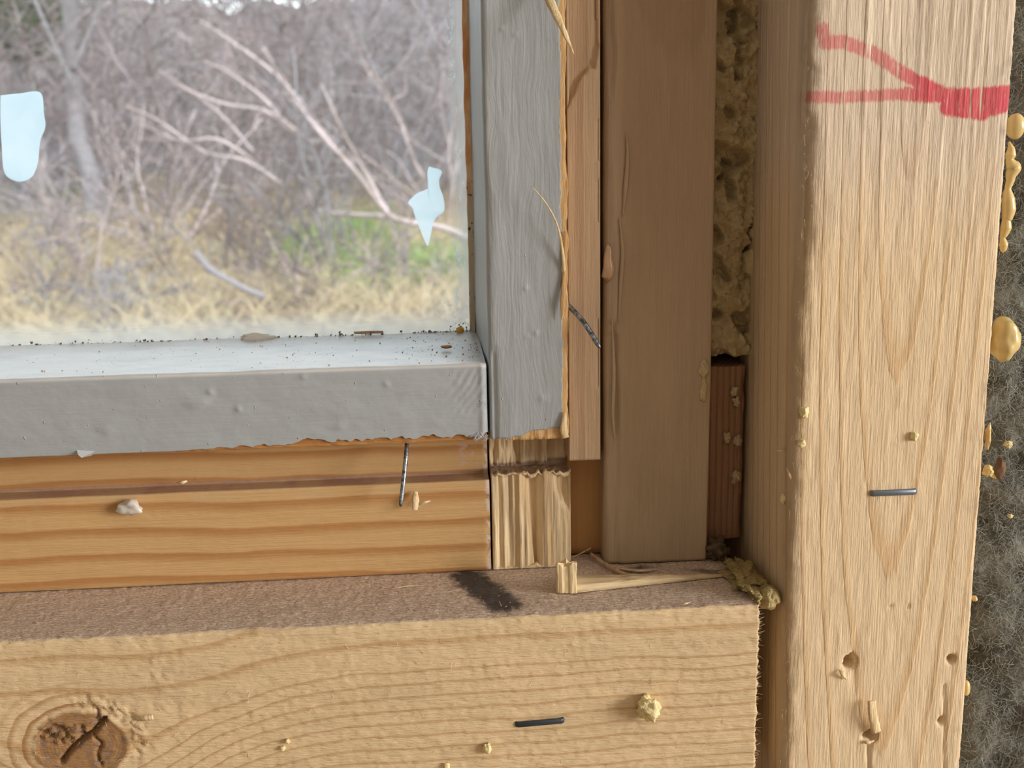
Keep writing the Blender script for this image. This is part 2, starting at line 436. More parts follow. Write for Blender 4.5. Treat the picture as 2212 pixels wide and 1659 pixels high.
def lr_ring(M, a, c, d): return c / 5.5 + a * 0.0022 + d * 0.08 + (M.noise(M.vec(a * 0.02, 0.0, c * 0.02), 1.0, 2) - 0.5) * 0.55 + 0.35
zl = Z_(500, 1060, 23.9); zl2 = Z_(1150, 1022, 23.9)
def lr_extra(M, base, a, c, d, late):
    n = M.noise(None, 0.8, 4, 0.7)
    led = c.ss(zl - 0.9, zl - 0.3) * c.ss(zl + 0.9, zl + 0.3) * d.ss(23.9, 24.6)
    base = M.mix(led * 0.9, base, M.mix(n, srgb(140, 108, 92), srgb(186, 150, 128)))
    top = c.ss(zl - 3.2 , zl - 1.5) * c.ss(zl + 0.5, zl - 0.2) * M.noise(M.vec(a * 0.1, 0.0, c * 0.4), 1.0, 3).ss(0.42, 0.58)
    base = M.mix(top * 0.5, base, srgb(196, 166, 122))
    pk = M.noise(None, 0.55, 3).ss(0.5, 0.62) * a.ss(6.0, 9.0) * a.ss(13.0, 11.0) * c.ss(zl + 1.0, zl + 2.0) * c.ss(-67.0, -68.5)
    base = M.mix(pk * 0.7, base, srgb(198, 170, 156))
    we = a.ss(12.3, 13.2) * M.noise(None, 0.9, 3).ss(0.38, 0.55)
    return M.mix(we * 0.7, base, srgb(226, 208, 200))
W_lr = wood('orange_pine', 'x', srgb(204, 164, 112), srgb(168, 112, 58), ring=lr_ring, line=0.72, edge=(0.45, 0.86), fibre=0.10, fuzz=0.4, extra=lr_extra, warp=0.7, blotch=0.08, rough=0.6)
def horn_extra(M, base, a, c, d, late):
    n = M.noise(None, 0.8, 4, 0.7)
    led = a.ss(zl2 - 1.1, zl2 - 0.4) * a.ss(zl2 + 1.1, zl2 + 0.4) * d.ss(24.6, 25.4)
    base = M.mix(led * 0.9, base, M.mix(n, srgb(140, 114, 98), srgb(186, 156, 132)))
    gy = M.noise(M.vec(c * 0.5, d * 0.5, a * 0.03), 1.0, 2).ss(0.52, 0.62)
    return M.mix(gy * 0.45, base, srgb(160, 136, 108))
W_horn = wood('splintered_pine', 'z', srgb(234, 208, 166), srgb(206, 166, 114), sp=2.6, c0=5, d0=60, warp=0.8, line=0.5, fibre=0.30, fuzz=0.6, extra=horn_extra)
def jamb_extra(M, base, a, c, d, late):
    gy = M.noise(M.vec(c * 0.4, d * 0.4, a * 0.02), 1.0, 3).ss(0.45, 0.65) * c.ss(44.0, 38.0)
    base = M.mix(gy * 0.5, base, srgb(150, 132, 112))
    up = a.ss(-70.0, -10.0); base = M.mix(up * 0.35, base, srgb(172, 142, 118))
    return base
W_jamb = wood('jamb_pine', 'z', srgb(184, 160, 130), srgb(160, 130, 98), sp=5.5, c0=50, d0=90, tilt=0.02, warp=0.8, line=0.5, fibre=0.10, fuzz=0.3, extra=jamb_extra, rough=0.6)
W_fill = wood('filler_pine', 'z', srgb(198, 168, 136), srgb(170, 134, 104), sp=3.6, c0=10, d0=50, warp=0.9, line=0.5, fibre=0.12, fuzz=0.35, rough=0.6)
W_recess = wood('recess_pine', 'z', srgb(190, 144, 94), srgb(166, 118, 70), sp=6, c0=10, d0=80, warp=0.6, line=0.4, fibre=0.08, fuzz=0.25)
W_shim = wood('shim_heartwood', 'z', srgb(160, 120, 90), srgb(112, 78, 56), sp=1.1, c0=20, d0=60, warp=1.2, line=0.55, fibre=0.2, fuzz=0.6)
W_raw = wood('torn_pine', 'z', srgb(216, 176, 122), srgb(172, 118, 64), sp=1.9, c0=10, d0=34, warp=1.2, line=0.7, fibre=0.25, fuzz=0.8)
W_rawx = wood('torn_pine_across', 'x', srgb(190, 136, 78), srgb(140, 86, 42), sp=1.6, c0=-70, d0=34, warp=1.2, line=0.7, fibre=0.25, fuzz=0.8)
W_chip = wood('fresh_chip', 'z', srgb(232, 206, 160), srgb(206, 168, 112), sp=1.5, c0=0, d0=9, warp=1.0, line=0.4, fibre=0.2, fuzz=0.4)
W_chipx = wood('fresh_chip_across', 'x', srgb(226, 200, 158), srgb(176, 148, 112), sp=1.1, c0=-80, d0=12, warp=1.0, line=0.5, fibre=0.25, fuzz=0.5)

def paint(name, axis):
    M = Mat(name)
    if axis == 'z':
        q_ = (M.noise(M.vec(M.x * 0.08, M.y * 0.1, M.z * 0.04), 1.0, 2) - 0.5) * 9.0
        st = M.noise(M.vec(M.x * 1.5 + q_, M.y * 2.2, M.z * 0.06), 1.0, 3, 0.5)
        sw = M.noise(M.vec(M.x * 1.2 + M.z * 0.35, M.y, M.z * 0.10), 1.0, 2)
    else:
        st = M.noise(M.vec(M.x * 0.05, M.y * 1.6, M.z * 1.6), 1.0, 4, 0.6)
        sw = M.noise(M.vec(M.x * 0.5, M.y * 0.5, M.z * 0.7), 1.0, 3)
    lp = M.noise(None, 0.28, 2); pit = M.noise(None, 0.9, 1)
    c = M.mix((lp - 0.5) * 0.6 + 0.5, srgb(158, 162, 163), srgb(170, 174, 175))
    if axis == 'x':                                     # pale dust on the ledge, also painting in its sky-lit brightness
        du_sky = M.z.ss(zt - 0.9, zt - 0.3) * M.noise(M.vec(M.x * .06, M.y * .12, 0.0), 1.0, 4).ss(0.25, 0.6, 0.45, 0.85)
        c = M.mix(du_sky, c, srgb(214, 210, 204))
    M.col(c); M.set(Roughness=0.42)
    M.b.inputs['Specular IOR Level'].default_value = 0.4
    M.bump(st * (0.8 if axis == 'z' else 0.30) + sw * 0.35 + lp * 0.5 + pit.ss(0.72, 0.8) * (0.5 if axis == 'z' else 0.9), 0.22, 0.8)
    return M.m
zt = Z_(1050, 785, 20.0)
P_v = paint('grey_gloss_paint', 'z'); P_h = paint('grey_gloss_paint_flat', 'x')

# ------------------------------------------------------------------ rough framing: stud and sill
holes = [(1838, 1432, 1.45, 1.75, 3.0), (1880, 1591, 1.5, 1.2, 3.0), (2055, 1423, 0.85, 0.95, 2.0), (2032, 1557, 0.65, 1.15, 1.8), (1925, 1308, 0.3, 0.3, .5), (1962, 1310, 0.35, 0.35, .6)]
cr1 = [p2(*q, 0) for q in ((1877, 1606), (1876, 1632), (1880, 1700))]; cr2 = [p2(*q, 0) for q in ((2040, 1480), (2041, 1600), (2038, 1700))]
stap1 = [at(1881, 1065, 0), at(1978, 1061, 0)]; stap2 = [at(1115, 1564, 0), at(1217, 1555, 0)]
def d_stud(X, Y, Z, N):
    fr = np.clip(-N[:, 1], 0, 1); lf = np.clip(-N[:, 0], 0, 1)
    h = 0.16 * fbm(X * 0.9, Y * 0.9, Z * 0.16, 3) + 0.05 * fbm(X * 2, Y * 2, Z * 0.9, 5, 2)
    dc = np.hypot(np.maximum(X - 70, 0), np.maximum(Y, 0)); arr = np.exp(-(dc / 2.6) ** 2)
    chip = sstep(-2, -6, Z) * sstep(-38, -20, Z)
    h = h + arr * (0.7 * fbm(X * .3, Y * .3, Z * 0.22, 8) - 0.25 - 1.0 * chip + 0.35 * sstep(-3, 3, Z) * fbm(Z * 0.9, X, 0, 4))
    h = h - fr * 0.55 * np.exp(-((X - 88) / 4.0) ** 2) * sstep(5, 10, Z) * 0.6
    # raised pale grain lines of the upper length
    for px in (1868, 1905, 1978, 1998, 2062, 2085, 2104, 2122, 2140):
        xc = X_(px, 300, 0) + 0.6 * vn(Z * 0.04, px, 0, 2)
        h = h + fr * 0.16 * np.exp(-((X - xc) / 0.35) ** 2) * sstep(-45, -15, Z)
    for px, py, rx, rz, dp in holes:
        hx, hz = p2(px, py, 0); q = np.hypot((X - hx) / rx, (Z - hz) / rz) + 0.22 * vn(X * 1.3, Z * 1.3, px, 1)
        h = h - fr * dp * sstep(1.12, 0.62, q)
    hx, hz = p2(1843, 1390, 0); h = h - fr * 0.35 * np.exp(-((X - hx - 0.4) / 0.7) ** 2) * sstep(hz - 12, hz - 6, Z) * sstep(hz + 6, hz, Z)
    h = h - fr * (0.7 * sstep(0.45, 0.1, dist_poly(X, Z, cr1)) + 0.5 * sstep(0.4, 0.1, dist_poly(X, Z, cr2)))
    rgt = np.exp(-((X - 108.2) / 1.5) ** 2)
    return h - rgt * 0.25 * np.abs(fbm(Z * 0.5, X, Y * .3, 6))
stud = empty('wall_stud', (89, 44, -1100))
tag(stud, 'pale vertical spruce wall stud marked with two crossing red pencil strokes', 'stud')
p = rprof([(70, 0), (108.2, 0), (108.2, 89), (70, 89)], [2.6, .8, .5, .5], [0.42, 6, 12, 0.9], 8)
link('timber', extr('timber', 'z', p, svals(-1100, 1400, -150, 32, 0.5), d_stud), W_stud, stud)

crk = [p2(*q, 0) for q in ((132, 1646), (152, 1618), (176, 1598), (200, 1582), (212, 1568), (226, 1552))]
crk2 = [p2(*q, 0) for q in ((204, 1592), (220, 1606), (213, 1622), (212, 1640), (219, 1652))]
crk3 = [p2(*q, 0) for q in ((226, 1552), (208, 1560), (214, 1540), (210, 1528))]
def d_sill(X, Y, Z, N):
    fr = np.clip(-N[:, 1], 0, 1); tp = np.clip(N[:, 2], 0, 1)
    h = 0.18 * fbm(X * 0.16, Y * 0.9, Z * 0.9, 13) + 0.13 * fbm(X * 0.9, Y * 0.8, Z * 0.9, 15)
    h = h + tp * 0.18 * fbm(X * 1.3, Y * 1.3, 2.2, 17)
    # the knot: ring hollow, crumbled heart and cracks
    ell = np.hypot((X - ka) / 8.6, (Z - kc) / 6.9)
    rim = np.exp(-((ell - 1.0) / 0.07) ** 2); h = h + fr * rim * 0.22
    cb = sstep(0.62, 0.3, np.hypot((X - p2(140, 1585, 0)[0]) / 10, (Z - p2(140, 1585, 0)[1]) / 4.4))
    h = h - fr * cb * (0.3 + 2.2 * np.clip(fbm(X * 1.0, Z * 1.2, 5, 23), -0.3, 1)) + fr * cb * 0.5 * fbm(X * 2.4, Z * 2.4, 1, 27)
    h = h - fr * sstep(1.0, 0.9, ell) * 0.15 * np.abs(fbm(X * 2, Z * 2, 0, 29))
    h = h - fr * 1.8 * sstep(0.62, 0.15, dist_poly(X, Z, crk)) - fr * 0.9 * sstep(0.35, 0.08, np.minimum(dist_poly(X, Z, crk2), dist_poly(X, Z, crk3)))
    # torn grain to the right of the knot
    tg = np.exp(-((ell - 1.32) / 0.2) ** 2) * sstep(-4, 4, X - ka) * sstep(-7, 0, Z - kc)
    h = h + fr * tg * 1.0 * fbm(X * 1.5, Z * 1.3, 7, 31)
    tg2 = np.exp(-((X - p2(360, 1500, 0)[0] + 0.3 * (Z - p2(360, 1500, 0)[1])) / 2.2) ** 2) * sstep(-122, -116, Z)
    h = h + fr * tg2 * 0.28 * fbm(X * .8, Z * 1.0, 3, 37)
    ar = np.exp(-(np.hypot(Y, Z + 96.8) / 1.6) ** 2)
    return h + ar * (0.3 * fbm(X * 0.4, Y, Z, 41) - 0.1)
sill = empty('rough_sill', (-400, 44, -134))
tag(sill, 'horizontal pine sill plate with a cracked brown knot and dusty grey top', 'sill plate')
xe = X_(1638, 1400, 0)
p = rprof([(0, -134.8), (89, -134.8), (89, -96.8), (0, -96.8)], [.8, .5, .5, 0.9], [8, 12, 0.8, 0.42], 6)
sx_ = np.concatenate([np.arange(-960, -120, 40), np.arange(-120, xe - 0.4, 0.42), [xe]])
def w_sill(V, N):
    k = sstep(xe - 0.6, xe, V[:, 0]); V[:, 0] += k * (0.35 * vn(V[:, 1] * 1.1, V[:, 2] * 1.6, 3.3, 4)); return V
link('timber', extr('timber', 'x', p, sx_, d_sill, w_sill), W_sill, sill)

# studs that carry on the framing beyond the picture
for xq, lab in ((486, 'plain spruce stud on the far side of the insulation batt'),):
    o = link('wall_stud', boxm('wall_stud', xq, xq + 38, 0, 89, -1100, 1400, 1.5), W_stud); tag(o, lab, 'stud')

# ------------------------------------------------------------------ the old window
win = empty('window_1', (-440, 50, -96.8)); win['kind'] = 'structure'
tag(win, 'old window sash in chipped grey paint with a dirty glass pane', 'window')
YF = 20.0; zt = Z_(1050, 785, YF); zbr = Z_(300, 977, YF + .4); xj = X_(1052, 860, YF)
def rag_r(x):
    a = sstep(-62, -10, x)
    g = np.abs(fbm(x * 0.22, 1.1, 0, 51, 4)); k = np.maximum(0, vn(np.floor(x * 0.8), 0, 0, 53)) * 0.35
    return (0.08 + 1.15 * a) * (0.35 + 1.6 * g + k) - 0.25 * (1 - a)
def w_rail(V, N):
    x, z = V[:, 0], V[:, 2]
    t = np.clip(1 - (z - zbr) / 5.0, 0, 1); V[:, 2] = z + np.where(V[:, 1] < 24, t * np.maximum(rag_r(x), 0), 0)
    V[:, 1] -= np.where(V[:, 1] < 24, 0, 0)
    return V
def d_rail(X, Y, Z, N):
    fr = np.clip(-N[:, 1], 0, 1)
    h = 0.22 * fbm(X * 0.08, Y * 0.2, Z * 0.2, 61) + 0.05 * fbm(X * 0.4, Y * 0.4, Z * 0.5, 63)
    for px, py, r, a in ((417, 873, 1.6, .30), (440, 868, 1.2, .25), (454, 847, .6, .3), (515, 884, .6, .35), (733, 925, 1.4, .2), (655, 813, .7, .25), (232, 932, 1.5, .2), (835, 830, .6, .25), (520, 795, .7, .15)):
        bx, bz = p2(px, py, YF); h = h + fr * a * np.exp(-(np.hypot(X - bx, (Z - bz) * 1.2) / r) ** 2)
    e = sstep(xj - 1.6, xj, X); h = h + fr * 0.35 * np.exp(-((X - xj + 0.9) / 0.5) ** 2) - e * 0.25
    dg = fr * 0.10 * sstep(3.5, 8.5, X) * np.sin((X * 0.8 - Z * 0.62) * 4.2 + fbm(X * .3, Z * .3, 0, 65) * 5) * sstep(-51, -53, Z) * sstep(-63, -58, Z)
    return h + dg
p = rprof([(YF, zbr), (54.6, zbr), (54.6, zt + 0.3), (YF, zt)], [.25, .3, .3, 1.1], [6, 8, 0.9, 0.4], 6)
sxr = np.concatenate([np.arange(-900, -110, 40), np.arange(-110, xj, 0.4), [xj]])
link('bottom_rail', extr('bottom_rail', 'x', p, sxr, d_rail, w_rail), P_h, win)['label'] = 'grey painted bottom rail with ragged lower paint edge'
p = rprof([(YF + 0.5, zbr - 0.25), (54, zbr - 0.25), (54, zt - 1), (YF + 0.5, zt - 1.0)], [.3, .3, .3, .3], [1, 12, 12, 0.5])
sxr2 = np.concatenate([np.arange(-900, -110, 40), np.arange(-110, xj - .2, 0.5), [xj - .2]])
link('rail_core', extr('rail_core', 'x', p, sxr2, lambda X, Y, Z, N: np.clip(-N[:, 1] - N[:, 2], 0, 1) * 0.35 * fbm(X * 0.35, Y, Z * 1.2, 71)), W_rawx, win)['label'] = 'bare torn wood under the paint'

xs0, xs1 = X_(1047, 400, YF), X_(1209, 400, YF); zbs = Z_(1140, 937, YF)
def rag_sx(z): return 0.55 * fbm(z * 0.10, 4.4, 0, 81, 4) + 0.18 * vn(z * 1.1, 0, 0, 83) + 0.35 * sstep(-60, 0, -z) - 0.1
def rag_sz(x):
    t = (x - xs0) / (xs1 - xs0)
    return -1.1 * (1 - t) + 0.9 * t + 0.9 * fbm(x * 0.35, 2.2, 0, 85, 3) + 0.4 * np.maximum(0, vn(x * 0.8, 7.7, 0, 86))
def w_stile(V, N):
    x, y, z = V[:, 0].copy(), V[:, 1], V[:, 2].copy()
    fm = y < 30
    V[:, 0] = x + np.where(fm, np.clip((x - xs1 + 3) / 3, 0, 1) * rag_sx(z), 0)
    V[:, 2] = z + np.where(fm, np.clip(1 - (z - zbs) / 5, 0, 1) * rag_sz(x), 0)
    return V
def d_stile(X, Y, Z, N):
    fr = np.clip(-N[:, 1], 0, 1)
    h = 0.25 * fbm(X * 0.22, Y * 0.1, Z * 0.05, 91) + 0.05 * fbm(X * 1.2, Y, Z * 0.06, 93)
    h = h - fr * 0.5 * np.exp(-((X - xs0 - 0.9) / 0.7) ** 2) * sstep(-46, -50, Z)
    for px, py, r in ((1158, 719, .45), (1137, 727, .4), (1084, 62, .4), (1113, 75, .35), (1135, 622, .5), (1172, 860, .9)):
        bx, bz = p2(px, py, YF); h = h + fr * 0.3 * np.exp(-(np.hypot(X - bx, Z - bz) / r) ** 2)
    return h
p = rprof([(xs0, YF), (xs1, YF), (xs1, 54), (xs0 - 0.75, 54.6)], [1.3, .2, .2, .2], [0.35, 8, 8, 0.9], 8)
link('stile', extr('stile', 'z', p, svals(zbs, 700, zbs, 32, 0.4), d_stile, w_stile), P_v, win)['label'] = 'grey painted upright stile with brush marks'
xs2 = X_(1227, 500, YF + .2); zbc = Z_(1140, 949, YF + .4)
def d_core(X, Y, Z, N):
    rt = np.exp(-((X - xs2) / 1.3) ** 2) + np.exp(-((Z - zbc) / 1.2) ** 2)
    return -0.1 + rt * 0.55 * fbm(X * 1.4, Y * .5, Z * 0.25, 101) + 0.3 * fbm(X * 3, Y * .4, Z * .3, 103) * rt
link('stile_core', vboard('stile_core', xs0 + 3.0, xs2, YF + 0.12, 54, zbc, 700, (.4, .5), 0.4, (8, 6), d_core, None, (zbc, 32), 0.5), W_raw, win)['label'] = 'torn bare wood edge of the stile'

# stripped lower rail with a grey ledge, and the splintered foot of the window post beside it
xl = X_(1059, 1140, 23.9)
p = rprof([(23.9, -96.6), (90, -96.6), (90, zbr - 0.8), (29, zbr - 0.8), (29, zl), (23.9, zl)], [.5, .5, .3, .3, .3, .5], [8, 12, 10, 0.5, 0.5, 0.45], 4)
def d_lr(X, Y, Z, N):
    h = 0.10 * fbm(X * 0.1, Y, Z * 0.9, 111) + 0.05 * fbm(X * 1, Y, Z, 113)
    return h - np.clip(-N[:, 1], 0, 1) * 0.25 * sstep(xl - 1.2, xl, X) * np.abs(fbm(X, Z * .8, 0, 115)) * 2
link('lower_rail', extr('lower_rail', 'x', p, np.concatenate([np.arange(-900, -110, 40), np.arange(-110, xl, 0.5), [xl]]), d_lr), W_lr, win)['label'] = 'stripped orange pine rail with a narrow grey ledge'
xh0, xh1 = X_(1064, 1140, 23.9), X_(1234, 1140, 23.9)
ridx = [(1072, .9, .9), (1092, .7, .8), (1112, .5, .6), (1128, 1.0, 1.0), (1141, .6, .5), (1182, .8, 1.3), (1205, .5, 1.4), (1222, .3, 1.4)]
def d_horn(X, Y, Z, N):
    fr = np.clip(-N[:, 1], 0, 1); low = sstep(zl2 + 1, zl2 - 1, Z)
    w_ = 0.45 * vn(Z * 0.05, 3, 0, 7) + 0.012 * (Z + 85)
    h = np.zeros_like(X) - 1.1
    for px, a, wd in ridx:
        xc = X_(px, 1140, 23.9); h = np.maximum(h, -1.1 + 1.2 * a * np.exp(-((X + w_ - xc) / wd) ** 2))
    xv = X_(1162, 1140, 23.9); v = np.exp(-((X + w_ - xv + 0.05 * (Z + 96)) / (0.4 + 0.055 * np.maximum(Z + 97, 0))) ** 2)
    h = h - 1.0 * v
    h = h + 0.35 * fbm(X * 2.2, Y * .3, Z * 0.10, 121) + 0.12 * fbm(X * 5, Y * .3, Z * 0.2, 123)
    cut = sstep(1.0, 0.6, np.hypot((X - X_(1238, 1060, 23.9)) / 4.3, (Z - Z_(1238, 1040, 23.9)) / 7.5)) * sstep(xh1 - 0.1, xh1 - 0.6, X)
    up = 1.6 * fbm(X * 0.8, 2, Z * 0.1, 125) - 0.6
    up = np.where(X > X_(1182, 970, 29), -2.5, up)
    h = np.where(Z < zl2 + 0.3, h - 1.4 * cut, up)
    tp = np.clip(N[:, 2], 0, 1)
    return fr * h + tp * 0.35 * fbm(X * 1.2, Y * 1.0, 0, 127)
p = rprof([(23.9, -96.6), (88, -96.6), (88, zbr - 1), (29.5, zbr - 1), (29.5, zl2), (23.9, zl2)], [.3, .5, .3, .3, .3, .4], [8, 12, 10, 0.4, 0.4, 0.4], 4)
def w_horn(V, N):
    top = (np.abs(V[:, 2] - zl2) < 1.2) & (V[:, 1] < 26); V[:, 2] += np.where(top, 0.55 * vn(V[:, 0] * 1.3, 0, 0, 129) - 0.1, 0); return V
link('post_foot', extr('post_foot', 'x', p, np.concatenate([np.arange(xh0, xh1, 0.25), [xh1]]), d_horn, w_horn), W_horn, win)['label'] = 'splintered pale end grain foot of the window post'

# glass: inner and outer pane, seals
def glass(name, hz):
    M = Mat(name); t = M.t
    tr = M.n.new('ShaderNodeBsdfTransparent'); tr.inputs[0].default_value = (0.97, 0.985, 0.975, 1)
    gl = M.n.new('ShaderNodeBsdfGlossy'); gl.inputs['Roughness'].default_value = 0.02
    fr = M.n.new('ShaderNodeFresnel'); fr.inputs['IOR'].default_value = 1.45
    m1 = M.n.new('ShaderNodeMixShader'); t.links.new(fr.outputs[0], m1.inputs[0]); t.links.new(tr.outputs[0], m1.inputs[1]); t.links.new(gl.outputs[0], m1.inputs[2])
    if hz:
        df = M.n.new('ShaderNodeBsdfTranslucent'); df.inputs[0].default_value = (0.9, 0.93, 0.92, 1)
        d2 = M.n.new('ShaderNodeBsdfDiffuse'); d2.inputs[0].default_value = (0.8, 0.82, 0.8, 1)
        ms = M.n.new('ShaderNodeMixShader'); ms.inputs[0].default_value = 0.3; t.links.new(df.outputs[0], ms.inputs[1]); t.links.new(d2.outputs[0], ms.inputs[2])
        n1 = M.noise(M.vec(M.x * 0.5, 0.0, M.z * 0.16), 1.0, 5, 0.65); n2 = M.noise(None, 0.10, 3); n3 = M.noise(None, 0.9, 4, 0.7)
        xr = X_(1010, 400, 54); zb = Z_(500, 733, 54)
        bot = (M.z - zb).ss(6.5, -0.5) * (0.25 + n2 * 0.5)
        rgt = (xr - M.x).ss(4.5, 0.0) * 0.42
        wht = (n1.ss(0.52, 0.60) * (xr - M.x).ss(4.6, 2.4) * (xr - M.x).ss(0.2, 0.9)) * M.noise(M.vec(2.0, 0.0, M.z * 0.05), 1.0, 2).ss(0.42, 0.55)
        cor = ((xr - M.x) * (xr - M.x) * 0.7 + (M.z - zb) * (M.z - zb)).sqrt().ss(13.0, 1.0) * n3.ss(0.3, 0.65) * 0.75
        sp_ = n3.ss(0.80, 0.84)
        haze = (bot.max(rgt).max(wht * 0.85).max(cor).max(sp_ * 0.7) + 0.025).clamp()
        m2 = M.n.new('ShaderNodeMixShader'); t.links.new(haze.s, m2.inputs[0]); t.links.new(m1.outputs[0], m2.inputs[1]); t.links.new(ms.outputs[0], m2.inputs[2])
        t.links.new(m2.outputs[0], M.out.inputs[0])
    else: t.links.new(m1.outputs[0], M.out.inputs[0])
    M.m.blend_method = 'BLEND' if hasattr(M.m, 'blend_method') else 'BLEND'
    return M.m
xg = xs0 - 0.4; zg = zt - 0.3
link('window_pane', boxm('window_pane', -898, xg + 1.2, 54.2, 56.4, zg - 1.5, 699), glass('dirty_glass', True), win)['label'] = 'glass pane hazy with dirt near its corner'
link('outer_pane', boxm('outer_pane', -898, 22, 84, 86.2, -72, 699), glass('outer_glass', False), win)
seal_m = Mat('amber_sealant'); n = seal_m.noise(seal_m.vec(seal_m.x * .5, seal_m.y, seal_m.z * 0.12), 1.0, 4); n4 = seal_m.noise(None, 0.7, 4)
cz = seal_m.mix(n.ss(0.35, 0.65), srgb(240, 204, 158), srgb(220, 152, 92)); cz = seal_m.mix(seal_m.z.ss(-14.0, -24.0) * 0.8, cz, srgb(190, 180, 156)); cz = seal_m.mix(n4.ss(0.6, 0.7) * seal_m.z.ss(-10.0, -16.0), cz, srgb(60, 50, 42))
seal_m.col(cz); seal_m.set(Roughness=0.6)
zsl = Z_(1024, 640, 54)
link('sealant_strip', vboard('sealant_strip', xg - 1.75, xg + 0.35, 53.55, 54.5, zg + 0.2, 699, (.3, .2), .4, (.4, 1), lambda X, Y, Z, N: 0.3 * fbm(X * .5, 0, Z * 0.2, 131) - 0.05, None, (zg, 32), 0.6), seal_m.m, win)['label'] = 'amber sealant strip beside the glass'
blk = plain('black_rubber', srgb(44, 44, 46), 0.7, 0.2, 0.5)
link('gasket', vboard('gasket', xg - 0.55, xg + 0.5, 52.6, 54.4, zg + 0.1, zsl, (.2, .2), .4, (.4, 1), lambda X, Y, Z, N: 0.2 * fbm(X, 0, Z * 0.7, 133) - 0.1, None, (zg, zsl), 0.4), blk, win)['label'] = 'black rubber gasket end'
rng = np.random.RandomState(5)

# ------------------------------------------------------------------ boards between window and stud
xf0, xf1 = X_(1225, 500, 24), X_(1295.5, 500, 24); zf = Z_(1262, 991, 24)
tear = [p2(*q, 24) for q in ((1215, 245), (1240, 200), (1247, 180), (1258, 160), (1270, 150), (1283, 145), (1291, 105), (1302, 60))]
def d_fill(X, Y, Z, N):
    fr = np.clip(-N[:, 1], 0, 1)
    tz = np.interp(X, [q[0] for q in tear], [q[1] for q in tear]) + 0.5 * vn(X * 2, 0, 0, 3)
    h = -0.9 * sstep(tz - 0.15, tz + 0.25, Z) + 0.10 * fbm(X * 1.2, Y, Z * 0.08, 141)
    h = h - 0.5 * sstep(xf1 - 1.0, xf1 - 0.4, X) * (vn(Z * 0.15, 2, 0, 143) > 0.0)
    return fr * h
o = link('filler_strip', vboard('filler_strip', xf0, xf1, 23.0, 60, zf, 700, (.3, .4), 0.35, (.8, 8), d_fill, None, (zf, 32), 0.4), W_fill)
tag(o, 'narrow reddish pine filler strip with a torn top layer beside grey stile', 'wood strip')
o = link('backing_block', vboard('backing_block', X_(1225, 1100, 31), X_(1301, 1100, 31), 31, 86, -96.5, zf - 0.9, (.3, .3), 1, (2, 8), lambda X, Y, Z, N: 0.1 * fbm(X, Y, Z * .1, 145), None, (-97, zf), 1.5), W_recess)
tag(o, 'recessed orange wooden block standing on sill below the filler strip', 'wood block')
xa, xb = X_(1306, 600, 24), X_(1540, 600, 24)
def d_jamb(X, Y, Z, N):
    fr = np.clip(-N[:, 1], 0, 1)
    h = 0.22 * fbm(X * 0.35, Y * .3, Z * 0.03, 151) + 0.06 * fbm(X * 1.5, Y, Z * 0.05, 153)
    xe_ = X - xa
    # slivers peeled from the left arris
    e1 = X_(1327, 200, 24) + 0.5 * vn(Z * 0.12, 1, 0, 5); h = h - fr * 0.7 * sstep(e1 + .2, e1 - .2, X) * sstep(Z_(1300, 250, 24), Z_(1300, 130, 24), Z)
    e2 = X_(1340, 700, 24) + 0.8 * vn(Z * 0.08, 1, 0, 9); h = h - fr * 0.55 * sstep(e2 + .2, e2 - .2, X) * sstep(Z_(1300, 720, 24), Z_(1300, 730, 24) - 0.01 + 0.6, -Z * 0 + Z) * sstep(Z_(1300, 440, 24), Z_(1300, 520, 24), Z)
    e3 = X_(1330, 900, 24) + 0.5 * vn(Z * 0.1, 4, 0, 11); h = h - fr * 0.6 * sstep(e3 + .25, e3 - .25, X) * sstep(Z_(1300, 960, 24), Z_(1300, 930, 24), Z) * sstep(Z_(1300, 690, 24), Z_(1300, 710, 24), Z)
    return h
jb = empty('jamb_board', ((xa + xb) / 2, 60, -96.6))
tag(jb, 'wide shaded pine jamb board with peeled left edge between filler and foam', 'jamb')
link('timber', vboard('timber', xa, xb, 24, 88, -96.5, 700, (1.6, .6), 0.45, (.8, 2), d_jamb, None, (-97, 32), 0.6), W_jamb, jb)
for pts, wd, nm in ((((1352, 285), (1356, 330), (1352, 400), (1345, 470)), (.08, .35, .55, .1), 'peeled_sliver'), (((1338, 470), (1345, 540), (1342, 600), (1336, 700)), (.1, .45, .5, .1), 'peeled_sliver'), (((1322, 690), (1326, 800), (1324, 900), (1330, 960)), (.1, .45, .4, .05), 'peeled_sliver')):
    P = smooth_poly([at(q[0], q[1], 23.7) for q in pts], 24); ww = np.interp(np.linspace(0, 1, len(P)), np.linspace(0, 1, len(wd)), wd)
    link(nm, tubes(nm, [(P, ww)], 6, True, ((0, 1, 0), 0.5)), W_jamb, jb)
zsh = Z_(1560, 792, 29.5)
def d_shim(X, Y, Z, N): return np.clip(-N[:, 1], 0, 1) * (0.5 * fbm(X * 1.4, Y * .5, Z * 0.2, 161) + 0.15 * fbm(X * 3, Y, Z * .8, 163)) + 0.4 * fbm(X * .2, Y, Z * .3, 165) * np.clip(N[:, 2] + np.abs(N[:, 0]), 0, 1)
o = link('wood_shim', vboard('wood_shim', xb + 0.3, 69.0, 29.5, 70, -94.0, zsh, (.8, 1.2), 0.35, (.8, 4), d_shim, None, (-95, zsh), 0.5), W_shim)
tag(o, 'dark reddish brown wooden shim wedged between jamb and stud', 'shim')

